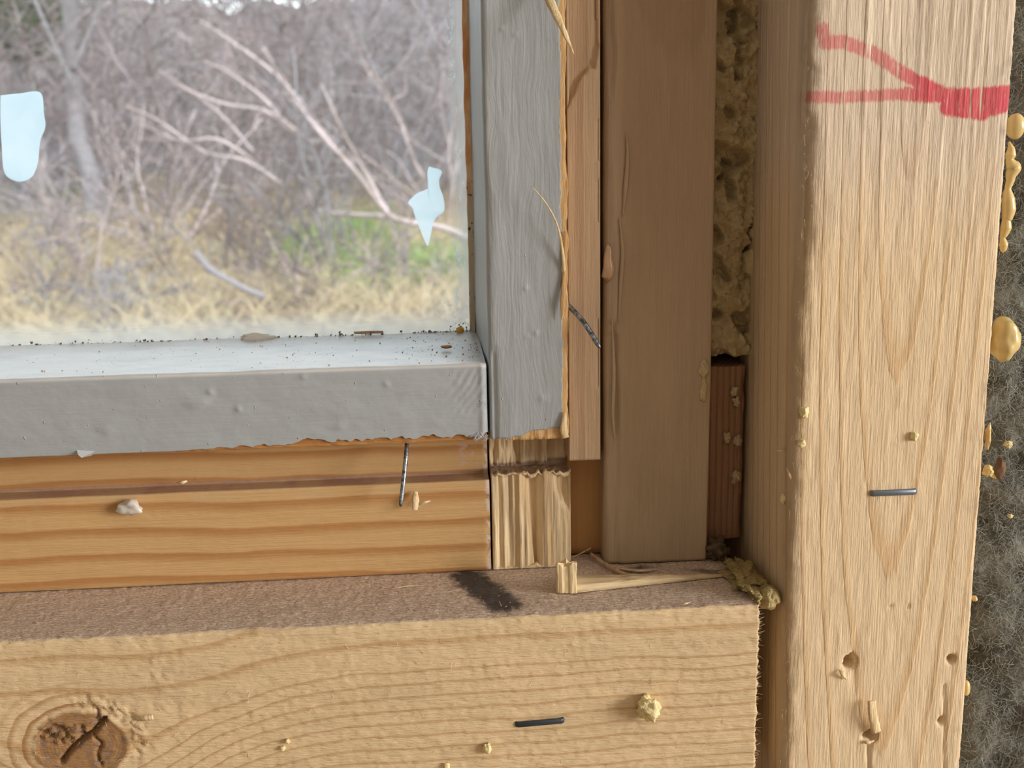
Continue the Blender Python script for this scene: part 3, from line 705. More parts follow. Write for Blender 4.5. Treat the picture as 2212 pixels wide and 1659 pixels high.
# expanding foam in the joint
fm = Mat('old_spray_foam'); n = fm.noise(None, 0.35, 5, 0.65); n2 = fm.noise(None, 1.6, 3)
fc = fm.mix(n, srgb(176, 148, 106), srgb(230, 210, 162)); fc = fm.mix(n2.ss(0.55, 0.75) * 0.4, fc, srgb(226, 208, 160)); fm.col(fc); fm.set(Roughness=0.85)
fm.bump(fm.noise(None, 1.4, 4, 0.7), 0.4)
M_foam = fm.m
cav = [p2(*q, 34) for q in ((1583, -20), (1582, 60), (1585, 110), (1581, 170))]; cav2 = [p2(*q, 34) for q in ((1567, 350), (1562, 385), (1570, 400), (1568, 425))]
def d_foam(X, Y, Z, N):
    fr = np.clip(-N[:, 1], 0, 1)
    A, B = X * .8 + Z * .6, Z * .8 - X * .6
    h = 2.6 * fbm(A * 0.2, 3, B * 0.16, 171, 3) + 2.6 * np.abs(fbm(A * 0.55, 5, B * 0.5, 173, 4)) + 0.9 * fbm(A * 1.8, 1, B * 1.8, 175)
    h = h - 4.5 * sstep(1.3, 0.3, np.minimum(dist_poly(X, Z, cav), dist_poly(X, Z, cav2)) + 0.6 * vn(X, Z, 0, 4)) - 1.6 * sstep(66, 69, X)
    h = h - 3.5 * sstep(0.33, 0.6, vn(A * 0.3, 9, B * 0.22, 177))
    return fr * (h - 1.0)
zfo = zsh + 2.2
o = link('spray_foam', vboard('spray_foam', xb - 2.0, 71.5, 29, 62, zfo, 700, (.5, .5), 0.32, (4, 6), d_foam, None, (zfo, 32), 0.35), M_foam)
tag(o, 'rough yellow expanding foam packed in the joint between jamb and stud', 'foam')

# insulation batt right of the stud
wm = Mat('mineral_wool'); n = wm.noise(None, 0.12, 4, 0.6); n2 = wm.noise(None, 0.9, 4, 0.7)
wc = wm.mix(n.ss(0.35, 0.65), srgb(82, 80, 68), srgb(136, 134, 122)); wc = wm.mix(n2.ss(0.5, 0.8) * 0.5, wc, srgb(170, 168, 158)); wm.col(wc); wm.set(Roughness=0.95); wm.bump(n2, 1.2)
wfib = plain('wool_fibre', srgb(164, 162, 150), 0.9, 0.35, 0.15)
def h_wool(X, Z): return 3.2 * fbm(X * 0.07, 1, Z * 0.06, 181, 3) + 1.6 * fbm(X * 0.3, 4, Z * 0.25, 183, 3) - 5.0 * np.exp(-((X - 109) / 5.0) ** 2) * (0.6 + 0.6 * vn(Z * 0.05, 2, 0, 3))
batt = empty('insulation_batt', (290, 50, -1100))
tag(batt, 'grey green mineral wool insulation batt filling the bay beside stud', 'insulation')
p = rprof([(108.6, 9), (485, 9), (485, 90), (108.6, 90)], [1, 1, 1, 1], [0.7, 20, 30, 6])
P_, N_ = p; keep = [True] * len(P_)
P_ = np.array(P_)
sel = np.ones(len(P_), bool)
fr_i = np.where((np.abs(P_[:, 1] - 9) < 1e-6) & (P_[:, 0] > 160))[0]; sel[fr_i] = False; sel[fr_i[::16]] = True
link('wool_body', extr('wool_body', 'z', (P_[sel], N_[sel]), svals(-1100, 1400, -190, 50, 0.8), lambda X, Y, Z, N: np.clip(-N[:, 1], 0, 1) * h_wool(X, Z)), wm.m, batt)
nf = 26000; fx = 108.4 + rng.rand(nf) ** 1.2 * 45; fz = -185 + rng.rand(nf) * 235
fy = 9 - h_wool(fx, fz) - rng.rand(nf) * 0.3
an = rng.rand(nf) * 6.28; ln = 1.2 + rng.rand(nf) * 3.2; cu = (rng.rand(nf) - .5) * 2.4; tt = np.linspace(0, 1, 5)
aa = an[:, None] + cu[:, None] * tt[None, :]
FP = np.stack([fx[:, None] + np.cumsum(np.cos(aa), 1) * ln[:, None] / 5, fy[:, None] - 0.5 * np.sin(tt * 3.1)[None, :] * rng.rand(nf)[:, None] * 1.6, fz[:, None] + np.cumsum(np.sin(aa), 1) * ln[:, None] / 5], 2)
FP[:, :, 0] = np.maximum(FP[:, :, 0], 108.6)
FP[:, :, 0] = np.where(FP[:, :, 1] > 0, np.maximum(FP[:, :, 0], 108.6), FP[:, :, 0])
link('wool_fibres', ribbons('wool_fibres', FP, 0.035 + rng.rand(nf) * 0.04), wfib, batt)['kind'] = 'stuff'

# ------------------------------------------------------------------ small things
steel = Mat('zinc_steel'); n = steel.noise(steel.vec(steel.x * .6, steel.y * .6, steel.z * .6), 1.5, 4, 0.7)
steel.col(steel.mix(n.ss(0.35, 0.65), srgb(70, 76, 84), srgb(176, 182, 188))); steel.set(Metallic=0.85, Roughness=0.38); steel.bump(n, 0.06)
steel = steel.m
stsm = plain('staple_steel', srgb(120, 130, 142), 0.42, 0.2, 0.8, 0.75)
stsd = plain('dull_staple_steel', srgb(66, 72, 78), 0.5, 0.2, 0.8, 0.6)
fgl = plain('cured_foam', srgb(218, 194, 132), 0.25, 0.10, 0.5, Subsurface_Weight=0.25, Subsurface_Scale=0.002)
crm = plain('foam_crumb', srgb(236, 216, 160), 0.8, 0.12, 0.8, bump=0.3, bscale=2.5)
sil = plain('clear_silicone', srgb(238, 230, 220), 0.2, 0.04, 1.0, Subsurface_Weight=0.4, Subsurface_Scale=0.002, Transmission_Weight=0.25)

def nail(pts, r, label):
    P = smooth_poly(pts, 30); rr = np.full(len(P), r); rr[-3:] *= [0.9, 0.75, 0.45]
    o = link('nail', tubes('nail', [(P, rr)], 10), steel); return tag(o, label, 'nail')
nail([at(880, 948, 24), at(877, 985, 21.5), at(872, 1035, 19.5), at(865, 1094, 18.2)], 0.46, 'straight steel nail poking down out of the grey bottom rail')
nail([at(1218, 650, 25), at(1230, 662, 22), at(1258, 692, 19), at(1278, 722, 17.5), at(1296, 752, 16.5)], 0.52, 'bent steel nail sticking out beside the torn stile edge')
def staple(a, b, m_, label, w=0.42):
    d = (b - a) / np.linalg.norm(b - a); y = np.array([0, 1.0, 0])
    P = [a + y * 3, a + y * 0.5, a - y * 0.15 + d * 0.12, a - y * 0.32 + d * 0.5, b - y * 0.32 - d * 0.5, b - y * 0.15 - d * 0.12, b + y * 0.5, b + y * 3]
    o = link('staple', tubes('staple', [(P, np.full(8, 0.34))], 8, True, ((0, 0, 1), w / 0.34)), m_); return tag(o, label, 'staple')
staple(stap1[0], stap1[1], stsm, 'bright steel staple driven level into the vertical stud', 0.62)
staple(stap2[0], stap2[1], stsd, 'dull dark steel staple pressed into the sill plate face', 0.62)

def chip(pts, wd, label, name='wood_splinter', mat=None, cat='splinter', flat=0.3, nrm=(0, 1, 0), n=28, parent=None):
    P = smooth_poly(pts, n); ww = np.interp(np.linspace(0, 1, len(P)), np.linspace(0, 1, len(wd)), wd)
    ww = ww * (1 + 0.12 * vn(np.arange(len(P)) * 0.7, 1, 0, 3))
    o = link(name, tubes(name, [(P, ww)], 7, True, (nrm, flat)), mat or W_chip, parent)
    return tag(o, label, cat) if label else o
chip([at(1150, -90, 19), at(1178, -20, 17.5), at(1198, 25, 14), at(1218, 68, 11.5), at(1240, 117, 11)], (.8, .95, .85, .55, .05), 'long pale splinter curling off the top of the grey stile')
chip([at(1220, 640, 20.2), at(1217, 560, 19), at(1205, 490, 17.2), at(1180, 440, 16.4), at(1148, 402, 16.2)], (.5, .32, .2, .14, .07), 'hair thin wood sliver arching over the grey stile', flat=.6)
chip([at(1214, 690, 19), at(1216, 655, 18.9), at(1219, 600, 19.4), at(1221, 500, 19.6)], (.12, .6, .5, .3), 'frayed wood strip on the stile edge above the bent nail', flat=.5, mat=W_raw)
chip([at(1222, 945, 19.6), at(1218, 925, 19.3), at(1221, 890, 19.6)], (.75, .85, .3), 'short torn flake at the bottom corner of the stile', flat=.5)
chip([at(897, 1062, 23.2), at(897, 1080, 22), at(896, 1102, 21.2)], (.5, .85, .55), 'stubby splinter tuft beside the straight nail on the lower rail', flat=.5)
chip([at(903, 1092, 22.6), at(915, 1086, 22), at(930, 1082, 22.3)], (.5, .4, .1), 'small sideways splinter beside the straight nail on the lower rail', flat=.5, mat=W_chipx)
zt0 = -96.6
def top3(px, py, h=0.0):
    x, y = on_top(px, py, zt0 + h); return np.array([x, y, zt0 + h])
# wedge of split wood lying on the sill plate
def wedge():
    A0, A1 = top3(1243, 1281), top3(1243, 1250, 0.3); B0, B1 = top3(1420, 1262), top3(1420, 1246, .2); C0 = top3(1590, 1243)
    n = 40; V = []; K = 8
    for i in range(n):
        t = i / (n - 1)
        if t < .5: f0 = A0 + (B0 - A0) * t * 2; f1 = A1 + (B1 - A1) * t * 2
        else: f0 = B0 + (C0 - B0) * (t - .5) * 2; f1 = B1 + (C0 + np.array([0, .4, 0]) - B1) * (t - .5) * 2
        hh = 1.9 * (1 - t) ** 0.8 + 0.12
        dy = f1[1] - f0[1]
        w_ = 0.18 * vn(t * 14, 1, 0, 3)
        for yy, zz in ((0, 0), (.5, 0), (1, 0), (1.0, .55), (.75, .85 + w_), (.4, 1.0 + w_), (.1, .8 + w_), (0, .4)):
            V.append((f0[0], f0[1] + dy * yy, zt0 + hh * zz + 0.05))
    V = np.array(V); i, k = np.meshgrid(np.arange(n - 1), np.arange(K), indexing='ij'); i = i.ravel(); k = k.ravel(); kk = (k + 1) % K
    q = np.stack([i * K + k, (i + 1) * K + k, (i + 1) * K + kk, i * K + kk], 1)
    cap = np.array([list(range(K))]); cap2 = np.array([[(n - 1) * K + j for j in range(K)][::-1]])
    return raw_mesh('split_wedge', V, [q, cap, cap2], False)
tag(link('split_wedge', wedge(), W_chipx), 'long split wood wedge lying on the dusty sill plate top', 'splinter')
# broken block end standing before the wedge
bc = top3(1226, 1282)
p = rprof([(-2.1, 0), (1.8, -0.3), (2.0, 1.5), (-2.0, 2.0)], [.2, .2, .2, .2], [.3, .3, .3, .3], 3)
me = extr('broken_stub', 'z', (p[0] + np.array([bc[0], bc[1]]), p[1]), np.linspace(zt0 + 0.1, zt0 + 6.0, 22), lambda X, Y, Z, N: 0.5 * fbm(X * 1.6, Y * 1.6, Z * .15, 191) + 0.1,
          lambda V, N: np.stack([V[:, 0], V[:, 1], V[:, 2] + np.where(V[:, 2] > zt0 + 5, 1.0 * vn(V[:, 0] * 1.5, V[:, 1] * 1.5, 0, 5), 0)], 1))
tag(link('broken_stub', me, W_chip), 'frayed upright stub of split wood at the thick end of the wedge', 'splinter')
chip([at(1276, 1196, 28), at(1300, 1214, 24), at(1330, 1232, 19), at(1362, 1249, 14.5)], (.35, .55, .6, .5), 'thin round stick leaning on the split wedge', flat=.8, mat=W_fill)
chip([top3(1340, 1228, .3), top3(1380, 1232, .5), top3(1420, 1229, .4)], (.3, .8, .2), 'flat pale shaving on sill at the foot of the jamb', flat=.2, nrm=(0, 0, 1), mat=W_chipx)
chip([top3(1235, 1205, .3), top3(1255, 1195, 1.5), top3(1276, 1184, 3.0)], (.08, .14, .1), 'hair fine splinter in front of the recessed orange block', flat=.7, mat=W_chipx)
chip([top3(845, 1272, .2), top3(880, 1266, .25), top3(915, 1265, .2)], (.05, .22, .05), 'thin pale shaving on the dusty sill top beside the charred smear', flat=.5, nrm=(0, 0, 1), mat=W_chipx)
chip([top3(1470, 1302, .2), top3(1480, 1303, .5), top3(1492, 1300, .2)], (.15, .5, .1), 'tiny curled chip on the front edge of the sill top', flat=.4, nrm=(0, 0, 1), mat=W_chipx)
chip([at(1883, 1514, -1.4), at(1885, 1545, -1.7), at(1893, 1582, -0.9)], (.95, 1.0, 1.0), 'flat pale wood chip lifted above the lowest nail hole of stud', 'wood_chip', W_chip, 'chip', .22)
chip([at(1814, 1447, -.2), at(1820, 1456, -.9), at(1828, 1467, -.3)], (.25, .5, .2), 'small pale curl of wood below the largest nail hole', 'wood_chip', W_chip, 'chip', .5)
chip([at(1866, 1603, -.3), at(1876, 1604, -.6), at(1888, 1600, -.3)], (.3, .45, .15), 'frayed chip at the lower rim of the lowest nail hole', 'wood_chip', W_chip, 'chip', .5)
chip([at(296, 1553, -.2), at(312, 1551, -1.2), at(330, 1549, -1.4)], (.55, .6, .55), 'short pale peg shaped chip right of the cracked knot', 'wood_chip', W_chipx, 'chip', .6)
chip([at(1678, 973, 4), at(1688, 974, 3.2), at(1697, 972, 3.0)], (.2, .4, .1), 'white frayed fleck on the stud edge', 'wood_chip', W_chipx, 'chip', .5)
chip([at(1700, 1012, 2.0), at(1706, 1026, 1.2), at(1713, 1042, 1.4)], (.15, .35, .06), 'thin pale sliver on the worn arris of the stud', 'wood_chip', W_chip, 'chip', .5)
chip([at(380, 1043, 26), at(394, 1042, 25.5), at(404, 1039, 26)], (.1, .4, .2), 'small chip on the grey ledge of the lower rail', 'wood_chip', W_chipx, 'chip', .5)

def crumb(px, py, Y, r, label, rough=.3, seed=1, mat=None, name='foam_crumb', cat='crumb', flat=None, freq=1.8, sub=3):
    c = at(px, py, Y); rr = (r, r, r) if np.isscalar(r) else r
    return tag(link(name, lump(name, c, rr, rough, freq, sub, seed, flat), mat or crm), label, cat)
crumb(1401, 1530, -1.9, (2.1, 2.0, 2.4), 'large crumbly yellow foam chunk stuck on the sill plate face', .34, 3, freq=2.4, sub=4)
crumb(1052, 1617, -0.7, (.75, .8, 1.05), 'mid sized yellow foam crumb below the dull staple', .3, 4)
crumb(621, 1602, -0.35, .5, 'upper one of two tiny foam crumbs in sill plate grain', .3, 5)
crumb(611, 1617, -0.35, .48, 'lower one of two tiny foam crumbs in sill plate grain', .3, 6)
crumb(965, 1655, -0.35, .6, 'pale foam crumb low on the sill plate', .3, 7)
crumb(1737, 891, -0.6, (.9, .8, 1.1), 'yellow foam crumb on the stud edge, highest of three', .4, 8)
crumb(1731, 958, -0.5, (.75, .7, .8), 'yellow foam crumb on the stud edge, middle of three', .35, 9)
crumb(1693, 1077, 3.2, (.7, .7, 1.0), 'yellow foam crumb on the stud edge, lowest of three', .35, 10)
crumb(1975, 943, -0.4, (.8, .6, .9), 'small tan foam crumb on the stud above the staple', .4, 11)
crumb(1692, 1205, 4.5, (.35, .5, 1.6), 'thin yellow foam flake on the shaded stud side', .3, 12)
crumb(965, 749, 34, (1.25, .7, .35), 'brown husk like chip lying on the grey painted ledge', .25, 13, plain('husk', srgb(176, 120, 62), .5, .3, 1.5), 'husk_chip', 'chip')
crumb(994, 713, 52.6, (1.0, .7, .7), 'bright yellow crumb in the corner of the glass', .25, 14, plain('yellow_crumb', srgb(220, 176, 70), .5, .1, 1), 'yellow_crumb')
chip([at(765, 719, 52.8), at(795, 718, 52.8), at(828, 717.5, 52.8)], (.3, .35, .3), 'brown matchstick like sliver lying along the foot of the glass', mat=W_fill, flat=.8)
crumb(2160, 1012, 5.5, (1.1, .9, 2.1), 'brown bark fragment caught on the insulation wool', .35, 15, plain('bark_bit', srgb(112, 84, 60), .8, .4, 1), 'bark_fragment', 'bark')
for k, (px, py, r, lab) in enumerate(((2178, 960, .8, 'pale foam speck above the bark fragment on wool'), (2150, 1028, .6, 'pale foam speck below the bark fragment on wool'), (2182, 1115, .5, 'lone pale foam speck low on the wool'))):
    crumb(px, py, 6, (r, .5, r * .8), lab, .5, 20 + k, freq=3)
crumb(285, 1097, 22.8, (2.2, 1.2, 1.3), 'whitish silicone blob smeared on the orange lower rail', .55, 28, sil, 'silicone_blob', 'silicone', freq=1.3)
crumb(1314, 572, 23.4, (1.2, .6, 3.4), 'glossy glue drip on the left edge of the jamb', .35, 26, plain('amber_glue', srgb(186, 152, 118), .25, .1, .6), 'glue_drip', 'glue', freq=1.2)
# loose paint flake hanging at the lower edge of the painted rail
fk = [at(q[0], q[1], q[2]) for q in ((166, 972, 19.9), (205, 975, 19.9), (198, 984, 18.6), (176, 989, 18.2), (168, 982, 18.9))]
V = np.array(fk + [q + np.array([0, .22, 0]) for q in fk]); n5 = 5
me = raw_mesh('paint_flake', V, [np.array([[4, 3, 2, 1, 0]]), np.array([[5, 6, 7, 8, 9]]), np.array([[i, (i + 1) % 5, 5 + (i + 1) % 5, 5 + i] for i in range(5)])], False)
tag(link('paint_flake', me, plain('flake_paint', srgb(196, 198, 198), .5)), 'light paint flake hanging off the rail edge', 'paint flake')
# white fluffy residue at the rail and stile joint
V = np.array([at(1025 + 28 * rng.rand(), 940 + 9 * rng.rand(), 19.6) for _ in range(60)])
FPw = V[:, None, :] + np.cumsum((rng.rand(60, 5, 3) - .5) * 0.7, 1) * np.array([1, .4, 1])
o = link('paint_fringe', ribbons('paint_fringe', FPw, np.full(60, .07)), plain('fringe', srgb(226, 228, 230), .6)); o['kind'] = 'stuff'; tag(o, 'white frayed paint fringe at the joint of rail and stile', 'paint fringe')

# foam beads squeezed out along the right edge of the stud
G = 'foam beads along the right edge of the stud'
def bead(px, py, Y, r, label, seed, rough=.1, freq=.8):
    o = link('foam_bead', lump('foam_bead', at(px, py, Y), r, rough, freq, 4, seed, None, 2), fgl); tag(o, label, 'foam bead', G)
bead(2170, 738, 3.5, (3.0, 3.2, 4.5), 'largest glossy yellow foam bead on the stud edge', 31, .22, 1.1)
bead(2194, 272, 2.6, (1.75, 1.8, 2.35), 'round glossy foam bead just below the red marks', 32, .05)
bead(2086, 1485, 2.0, (.9, 1.0, 1.7), 'small glossy foam bead low on the stud edge', 33)
bead(2105, 1293, 2.0, (.55, .8, .6), 'tiny foam bead midway down the stud edge', 34)
bead(2134, 945, 1.0, (.5, .8, 2.6), 'thin foam smear on the stud edge', 35, .3, 1.6)
bead(2134, 1018, 2.0, (1.0, .9, 1.2), 'crusty foam bead level with the bark fragment', 36, .4, 2.0)
pts, rad = [], []
for px, py, r in ((2180, 306, .15), (2184, 322, .7), (2183, 334, 1.0), (2181, 345, .7), (2185, 355, 1.1), (2190, 363, 1.35), (2184, 378, 1.0), (2182, 392, .75), (2177, 408, .6), (2178, 430, 1.2), (2179, 452, 1.3), (2176, 470, 1.0), (2174, 476, .8), (2173, 492, 1.05), (2168, 508, .7), (2166, 514, .45), (2168, 528, .85), (2167, 540, .6), (2166, 546, .1)):
    pts.append(at(px, py, 2.0)); rad.append(r)
P = smooth_poly(pts, 110); rr = np.interp(np.linspace(0, 1, len(P)), np.linspace(0, 1, len(rad)), rad)
tag(link('foam_drip', tubes('foam_drip', [(P, rr)], 14), fgl), 'long lobed foam drip running down the right stud edge', 'foam bead', G)
# foam crust in the corner where sill plate and stud meet
fcn = plain('corner_foam', srgb(170, 148, 96), .7, .3, .8, bump=1.2, bscale=.9)
tag(link('corner_foam', lump('corner_foam', at(1660, 1290, 3.5), (2.2, 3.0, 2.1), .22, 1.4, 4, 41), fcn), 'olive yellow foam lump between sill plate end and stud', 'foam')
tag(link('corner_foam', lump('corner_foam', np.array([65.0, 12.5, -95.8]), (3.2, 8.5, 1.2), .5, 2.4, 5, 42, None, 5), fcn), 'ragged foam crust along the back corner of sill and stud', 'foam')
tag(link('corner_foam', lump('corner_foam', np.array([62.5, 25.5, -94.8]), (3.0, 3.2, 2.6), .5, 2.0, 4, 43), plain('dark_foam', srgb(92, 72, 50), .8, .3, .5)), 'dark dirty foam clump under the brown shim', 'foam')
for k, (px, py, r) in enumerate(((1520, 795, (1.0, .5, 2.0)), (1519, 840, (.8, .35, 2.6)))):
    o = link('foam_smear', lump('foam_smear', at(px, py, 23.8), r, .4, 1.8, 3, 50 + k), M_foam)
    tag(o, ('upper' if k == 0 else 'lower') + ' foam smear on the jamb edge beside the shim', 'foam')
for k, (px, py, r) in enumerate(((1585, 845, 1.0), (1592, 868, 1.1), (1570, 945, 1.2), (1594, 952, 1.1), (1590, 1030, 1.3))):
    o = link('foam_smear', lump('foam_smear', at(px, py, 29.0), (r * .7, .7, r * 1.0), .6, 2.6, 3, 60 + k), M_foam)
    tag(o, ['topmost foam remnant on the dark shim', 'foam remnant just under the topmost one on the shim', 'foam remnant on the shim halfway down by the jamb', 'foam remnant on the shim halfway down by the stud', 'lowest foam remnant on the dark shim'][k], 'foam', 'foam remnants on the shim')

# fibres and dust ------------------------------------------------------
def fib(name, P0, d, L, wdt, curl, mat, parent=None, n=5):
    k = len(P0); t = np.linspace(0, 1, n)
    c = (rng.rand(k, 3) - .5) * curl
    P = P0[:, None, :] + (d[:, None, :] * t[None, :, None] + c[:, None, :] * (t ** 2)[None, :, None]) * L[:, None, None]
    return link(name, ribbons(name, P, wdt), mat, parent)
fibm = plain('wood_fibre', srgb(236, 214, 172), .8)
k = 260; zz = -134 + rng.rand(k) * 36; P0 = np.stack([np.full(k, xe - .1), rng.rand(k) * 1.5 - .1, zz], 1)
d = np.stack([np.ones(k), (rng.rand(k) - .7) * .8, (rng.rand(k) - .5) * .6], 1)
fib('saw_fibres', P0, d, .25 + rng.rand(k) ** 3 * 1.0, np.full(k, .045), .8, fibm, sill)['kind'] = 'stuff'
k = 700; X0 = -90 + rng.rand(k) * 150; Z0 = -134 + rng.rand(k) * 36; P0 = np.stack([X0, np.full(k, .1), Z0], 1); a = rng.rand(k) * 6.28
d = np.stack([np.cos(a), -.35 - .3 * rng.rand(k), np.sin(a)], 1)
fib('fuzz_fibres', P0, d, .4 + rng.rand(k) ** 2 * 1.1, .03 + .025 * rng.rand(k), 1.0, fibm, sill)['kind'] = 'stuff'
k = 620; u = rng.rand(k) * 1.3; X0 = np.where(u < .4, 70.3 + rng.rand(k) * 2.2, 72 + rng.rand(k) * 35); Z0 = -150 + rng.rand(k) * 175
P0 = np.stack([X0, np.where(u < .4, .9 - (X0 - 70.3) * .35, .1), Z0], 1); a = -1.57 + (rng.rand(k) - .5) * 1.8
d = np.stack([np.cos(a) * .6, -.3 - .3 * rng.rand(k), np.sin(a)], 1)
fib('fuzz_fibres', P0, d, .4 + rng.rand(k) ** 2 * 1.0, .018 + .02 * rng.rand(k), 1.2, fibm, stud)['kind'] = 'stuff'
k = 420; X0 = -90 + rng.rand(k) * 150; Y0 = .8 + rng.rand(k) * 22; P0 = np.stack([X0, Y0, np.full(k, -96.7)], 1); a = rng.rand(k) * 6.28
d = np.stack([np.cos(a), np.sin(a), .12 + .2 * rng.rand(k)], 1)
fib('sawdust_curls', P0, d, .2 + rng.rand(k) ** 2 * 1.0, .04 + .05 * rng.rand(k), 1.0, plain('dust_curl', srgb(204, 178, 142), .9, .2, .5), sill)['kind'] = 'stuff'
def grains(name, P, r, mat, parent=None):
    n = len(P); T = np.array([[1, 1, 1], [1, -1, -1], [-1, 1, -1], [-1, -1, 1]]) * .6
    R = rng.rand(n, 4, 3) * .8 + .6
    V = P[:, None, :] + T[None] * R * r[:, None, None]
    f = np.array([[0, 1, 2], [0, 3, 1], [0, 2, 3], [1, 3, 2]])
    return link(name, raw_mesh(name, V.reshape(-1, 3), [(np.arange(n)[:, None, None] * 4 + f[None]).reshape(-1, 3)], False), mat, parent)
k = 620; px = np.concatenate([rng.rand(190) * 150 - 105, 13 - rng.rand(160) ** 2 * 16, -70 + rng.rand(90) * 75])
px = px[px < 12.6]; k = len(px); py = 22 + rng.rand(k) * 31; zz = zt + .3 * (py - 20) / 34 + .1
tag(grains('sawdust', np.stack([px, py, zz], 1), .05 + rng.rand(k) ** 3 * .20, plain('sawdust_grain', srgb(178, 140, 92), .9, .3, .8)), 'loose sawdust scattered over the grey painted ledge', 'sawdust', kind='stuff')
k = 420; px = -95 + rng.rand(k) * 106; px[300:] = 12 - rng.rand(120) ** 2 * 12
hh = np.where(px > 7, rng.rand(k) ** 2 * 2.2, rng.rand(k) ** 2 * .7) * (1 + .8 * vn(px * .2, 0, 0, 3))
tag(grains('grime_line', np.stack([px, 53.6 + rng.rand(k) * .4, zt + .25 + hh * .8], 1), .06 + rng.rand(k) ** 3 * .40, plain('grime', srgb(92, 80, 66), .95, .5, .6)), 'dark mouldy grime along the foot of the glass', 'grime', kind='stuff')
bl = at(555, 729, 53.0)
tag(link('silicone_blob', lump('silicone_blob', bl, (4.0, .8, .9), .35, 1.5, 3, 71), sil), 'white silicone smear at the foot of the glass', 'silicone')

# pale film scraps stuck to the outer pane
flm = Mat('pale_film'); t = flm.t
tl = flm.n.new('ShaderNodeBsdfTranslucent'); df = flm.n.new('ShaderNodeBsdfDiffuse'); tr = flm.n.new('ShaderNodeBsdfTransparent')
nn = flm.noise(None, .12, 3); cc = flm.mix(nn, srgb(206, 228, 236), srgb(250, 253, 255))
t.links.new(cc, tl.inputs[0]); t.links.new(cc, df.inputs[0]); a1 = flm.n.new('ShaderNodeMixShader'); a1.inputs[0].default_value = .35
t.links.new(tl.outputs[0], a1.inputs[1]); t.links.new(df.outputs[0], a1.inputs[2]); a2 = flm.n.new('ShaderNodeMixShader'); a2.inputs[0].default_value = .3
t.links.new(a1.outputs[0], a2.inputs[1]); t.links.new(tr.outputs[0], a2.inputs[2]); t.links.new(a2.outputs[0], flm.out.inputs[0])
def film(poly, label):
    Y = 86.25; P = np.array([at(x, y, Y) for x, y in poly])
    P = smooth_poly(np.vstack([P, P[:1]]), 90)[:-1]; n = len(P); V = np.vstack([P, P + np.array([0, .35, 0]), P.mean(0), P.mean(0) + np.array([0, .35, 0])])
    i = np.arange(n); j = (i + 1) % n
    f = [np.stack([i * 0 + 2 * n, i, j], 1), np.stack([i * 0 + 2 * n + 1, n + j, n + i], 1)]
    me = raw_mesh('film_scrap', V, [np.vstack(f), np.stack([i, n + i, n + j, j], 1)], False)
    bm = bmesh.new(); bm.from_mesh(me); bmesh.ops.recalc_face_normals(bm, faces=bm.faces); bm.to_mesh(me); bm.free()
    tag(link('film_scrap', me, flm.m), label, 'film scrap')
film(((1, 206), (40, 202), (86, 200), (94, 245), (97, 275), (86, 305), (80, 355), (66, 384), (38, 392), (10, 374), (4, 320), (1, 260)), 'pale blue bucket shaped film scrap on the outer pane')
film(((927, 360), (954, 369), (949, 388), (950, 405), (957, 423), (960, 454), (944, 469), (936, 483), (930, 511), (924, 531), (914, 512), (905, 489), (897, 469), (891, 449), (882, 437), (901, 418), (924, 407), (925, 388), (923, 373)), 'pale blue vase shaped film scrap on the outer pane')

# ------------------------------------------------------------------ outdoors
def gz(X, Y):
    X, Y = np.asarray(X, float), np.asarray(Y, float)
    z = -1320 + np.maximum(0, Y - 6000) * 0.032 + np.maximum(0, Y - 19000) * 0.147
    return z + 130 * fbm(X * .0006, 2, Y * .0005, 201, 3) + np.maximum(0, Y - 20000) * .05 * fbm(X * .0004, 2, Y * .0001, 205, 3) + 45 * fbm(X * .003, 2, Y * .003, 203, 3)
nx_, ny_ = 150, 150
gx = np.linspace(-16000, 9000, nx_); gy = 107 + (np.linspace(0, 1, ny_) ** 1.7) * 45000
XX, YY = np.meshgrid(gx, gy, indexing='ij'); ZZ = gz(XX, YY)
V = np.stack([XX, YY, ZZ], 2).reshape(-1, 3); i, j = np.meshgrid(np.arange(nx_ - 1), np.arange(ny_ - 1), indexing='ij'); i = i.ravel(); j = j.ravel()
me = raw_mesh('ground', V, [np.stack([i * ny_ + j, (i + 1) * ny_ + j, (i + 1) * ny_ + j + 1, i * ny_ + j + 1], 1)])
gm = Mat('dry_meadow'); n = gm.noise(None, .0012, 5, .6); n2 = gm.noise(None, .008, 4)
gc = gm.mix(n2, srgb(104, 88, 68), srgb(158, 138, 104)); gc = gm.mix(n.ss(.52, .62) * .7, gc, srgb(104, 118, 62)); gc = gm.mix(gm.y.ss(9500.0, 14000.0) * .85, gc, gm.mix(n2, srgb(70, 61, 58), srgb(116, 102, 98))); gm.col(gc); gm.set(Roughness=.95)
o = link('ground', me, gm.m); o['kind'] = 'structure'
def grass(name, n, xr, yr, h, mat, label, dens=None, seed=1):
    r = np.random.RandomState(seed); X = xr[0] + r.rand(n) * (xr[1] - xr[0]); Y = yr[0] + r.rand(n) ** 1.3 * (yr[1] - yr[0])
    if dens is not None: kq = dens(X, Y) > r.rand(n); X, Y = X[kq], Y[kq]
    n = len(X); Z = gz(X, Y) - 10; a = r.rand(n) * 6.28; L = h * (.4 + .9 * r.rand(n)) ; le = .3 + .9 * r.rand(n); tt = np.linspace(0, 1, 4)
    P = np.stack([X[:, None] + np.cos(a)[:, None] * le[:, None] * L[:, None] * tt ** 1.6, Y[:, None] + np.sin(a)[:, None] * le[:, None] * L[:, None] * tt ** 1.6, Z[:, None] + L[:, None] * (tt - .25 * le[:, None] * tt ** 2)], 2)
    tag(link(name, ribbons(name, P, 3.0 + 3.5 * r.rand(n)), mat), label, 'grass', kind='stuff')
ranx = (-5600, 1500)
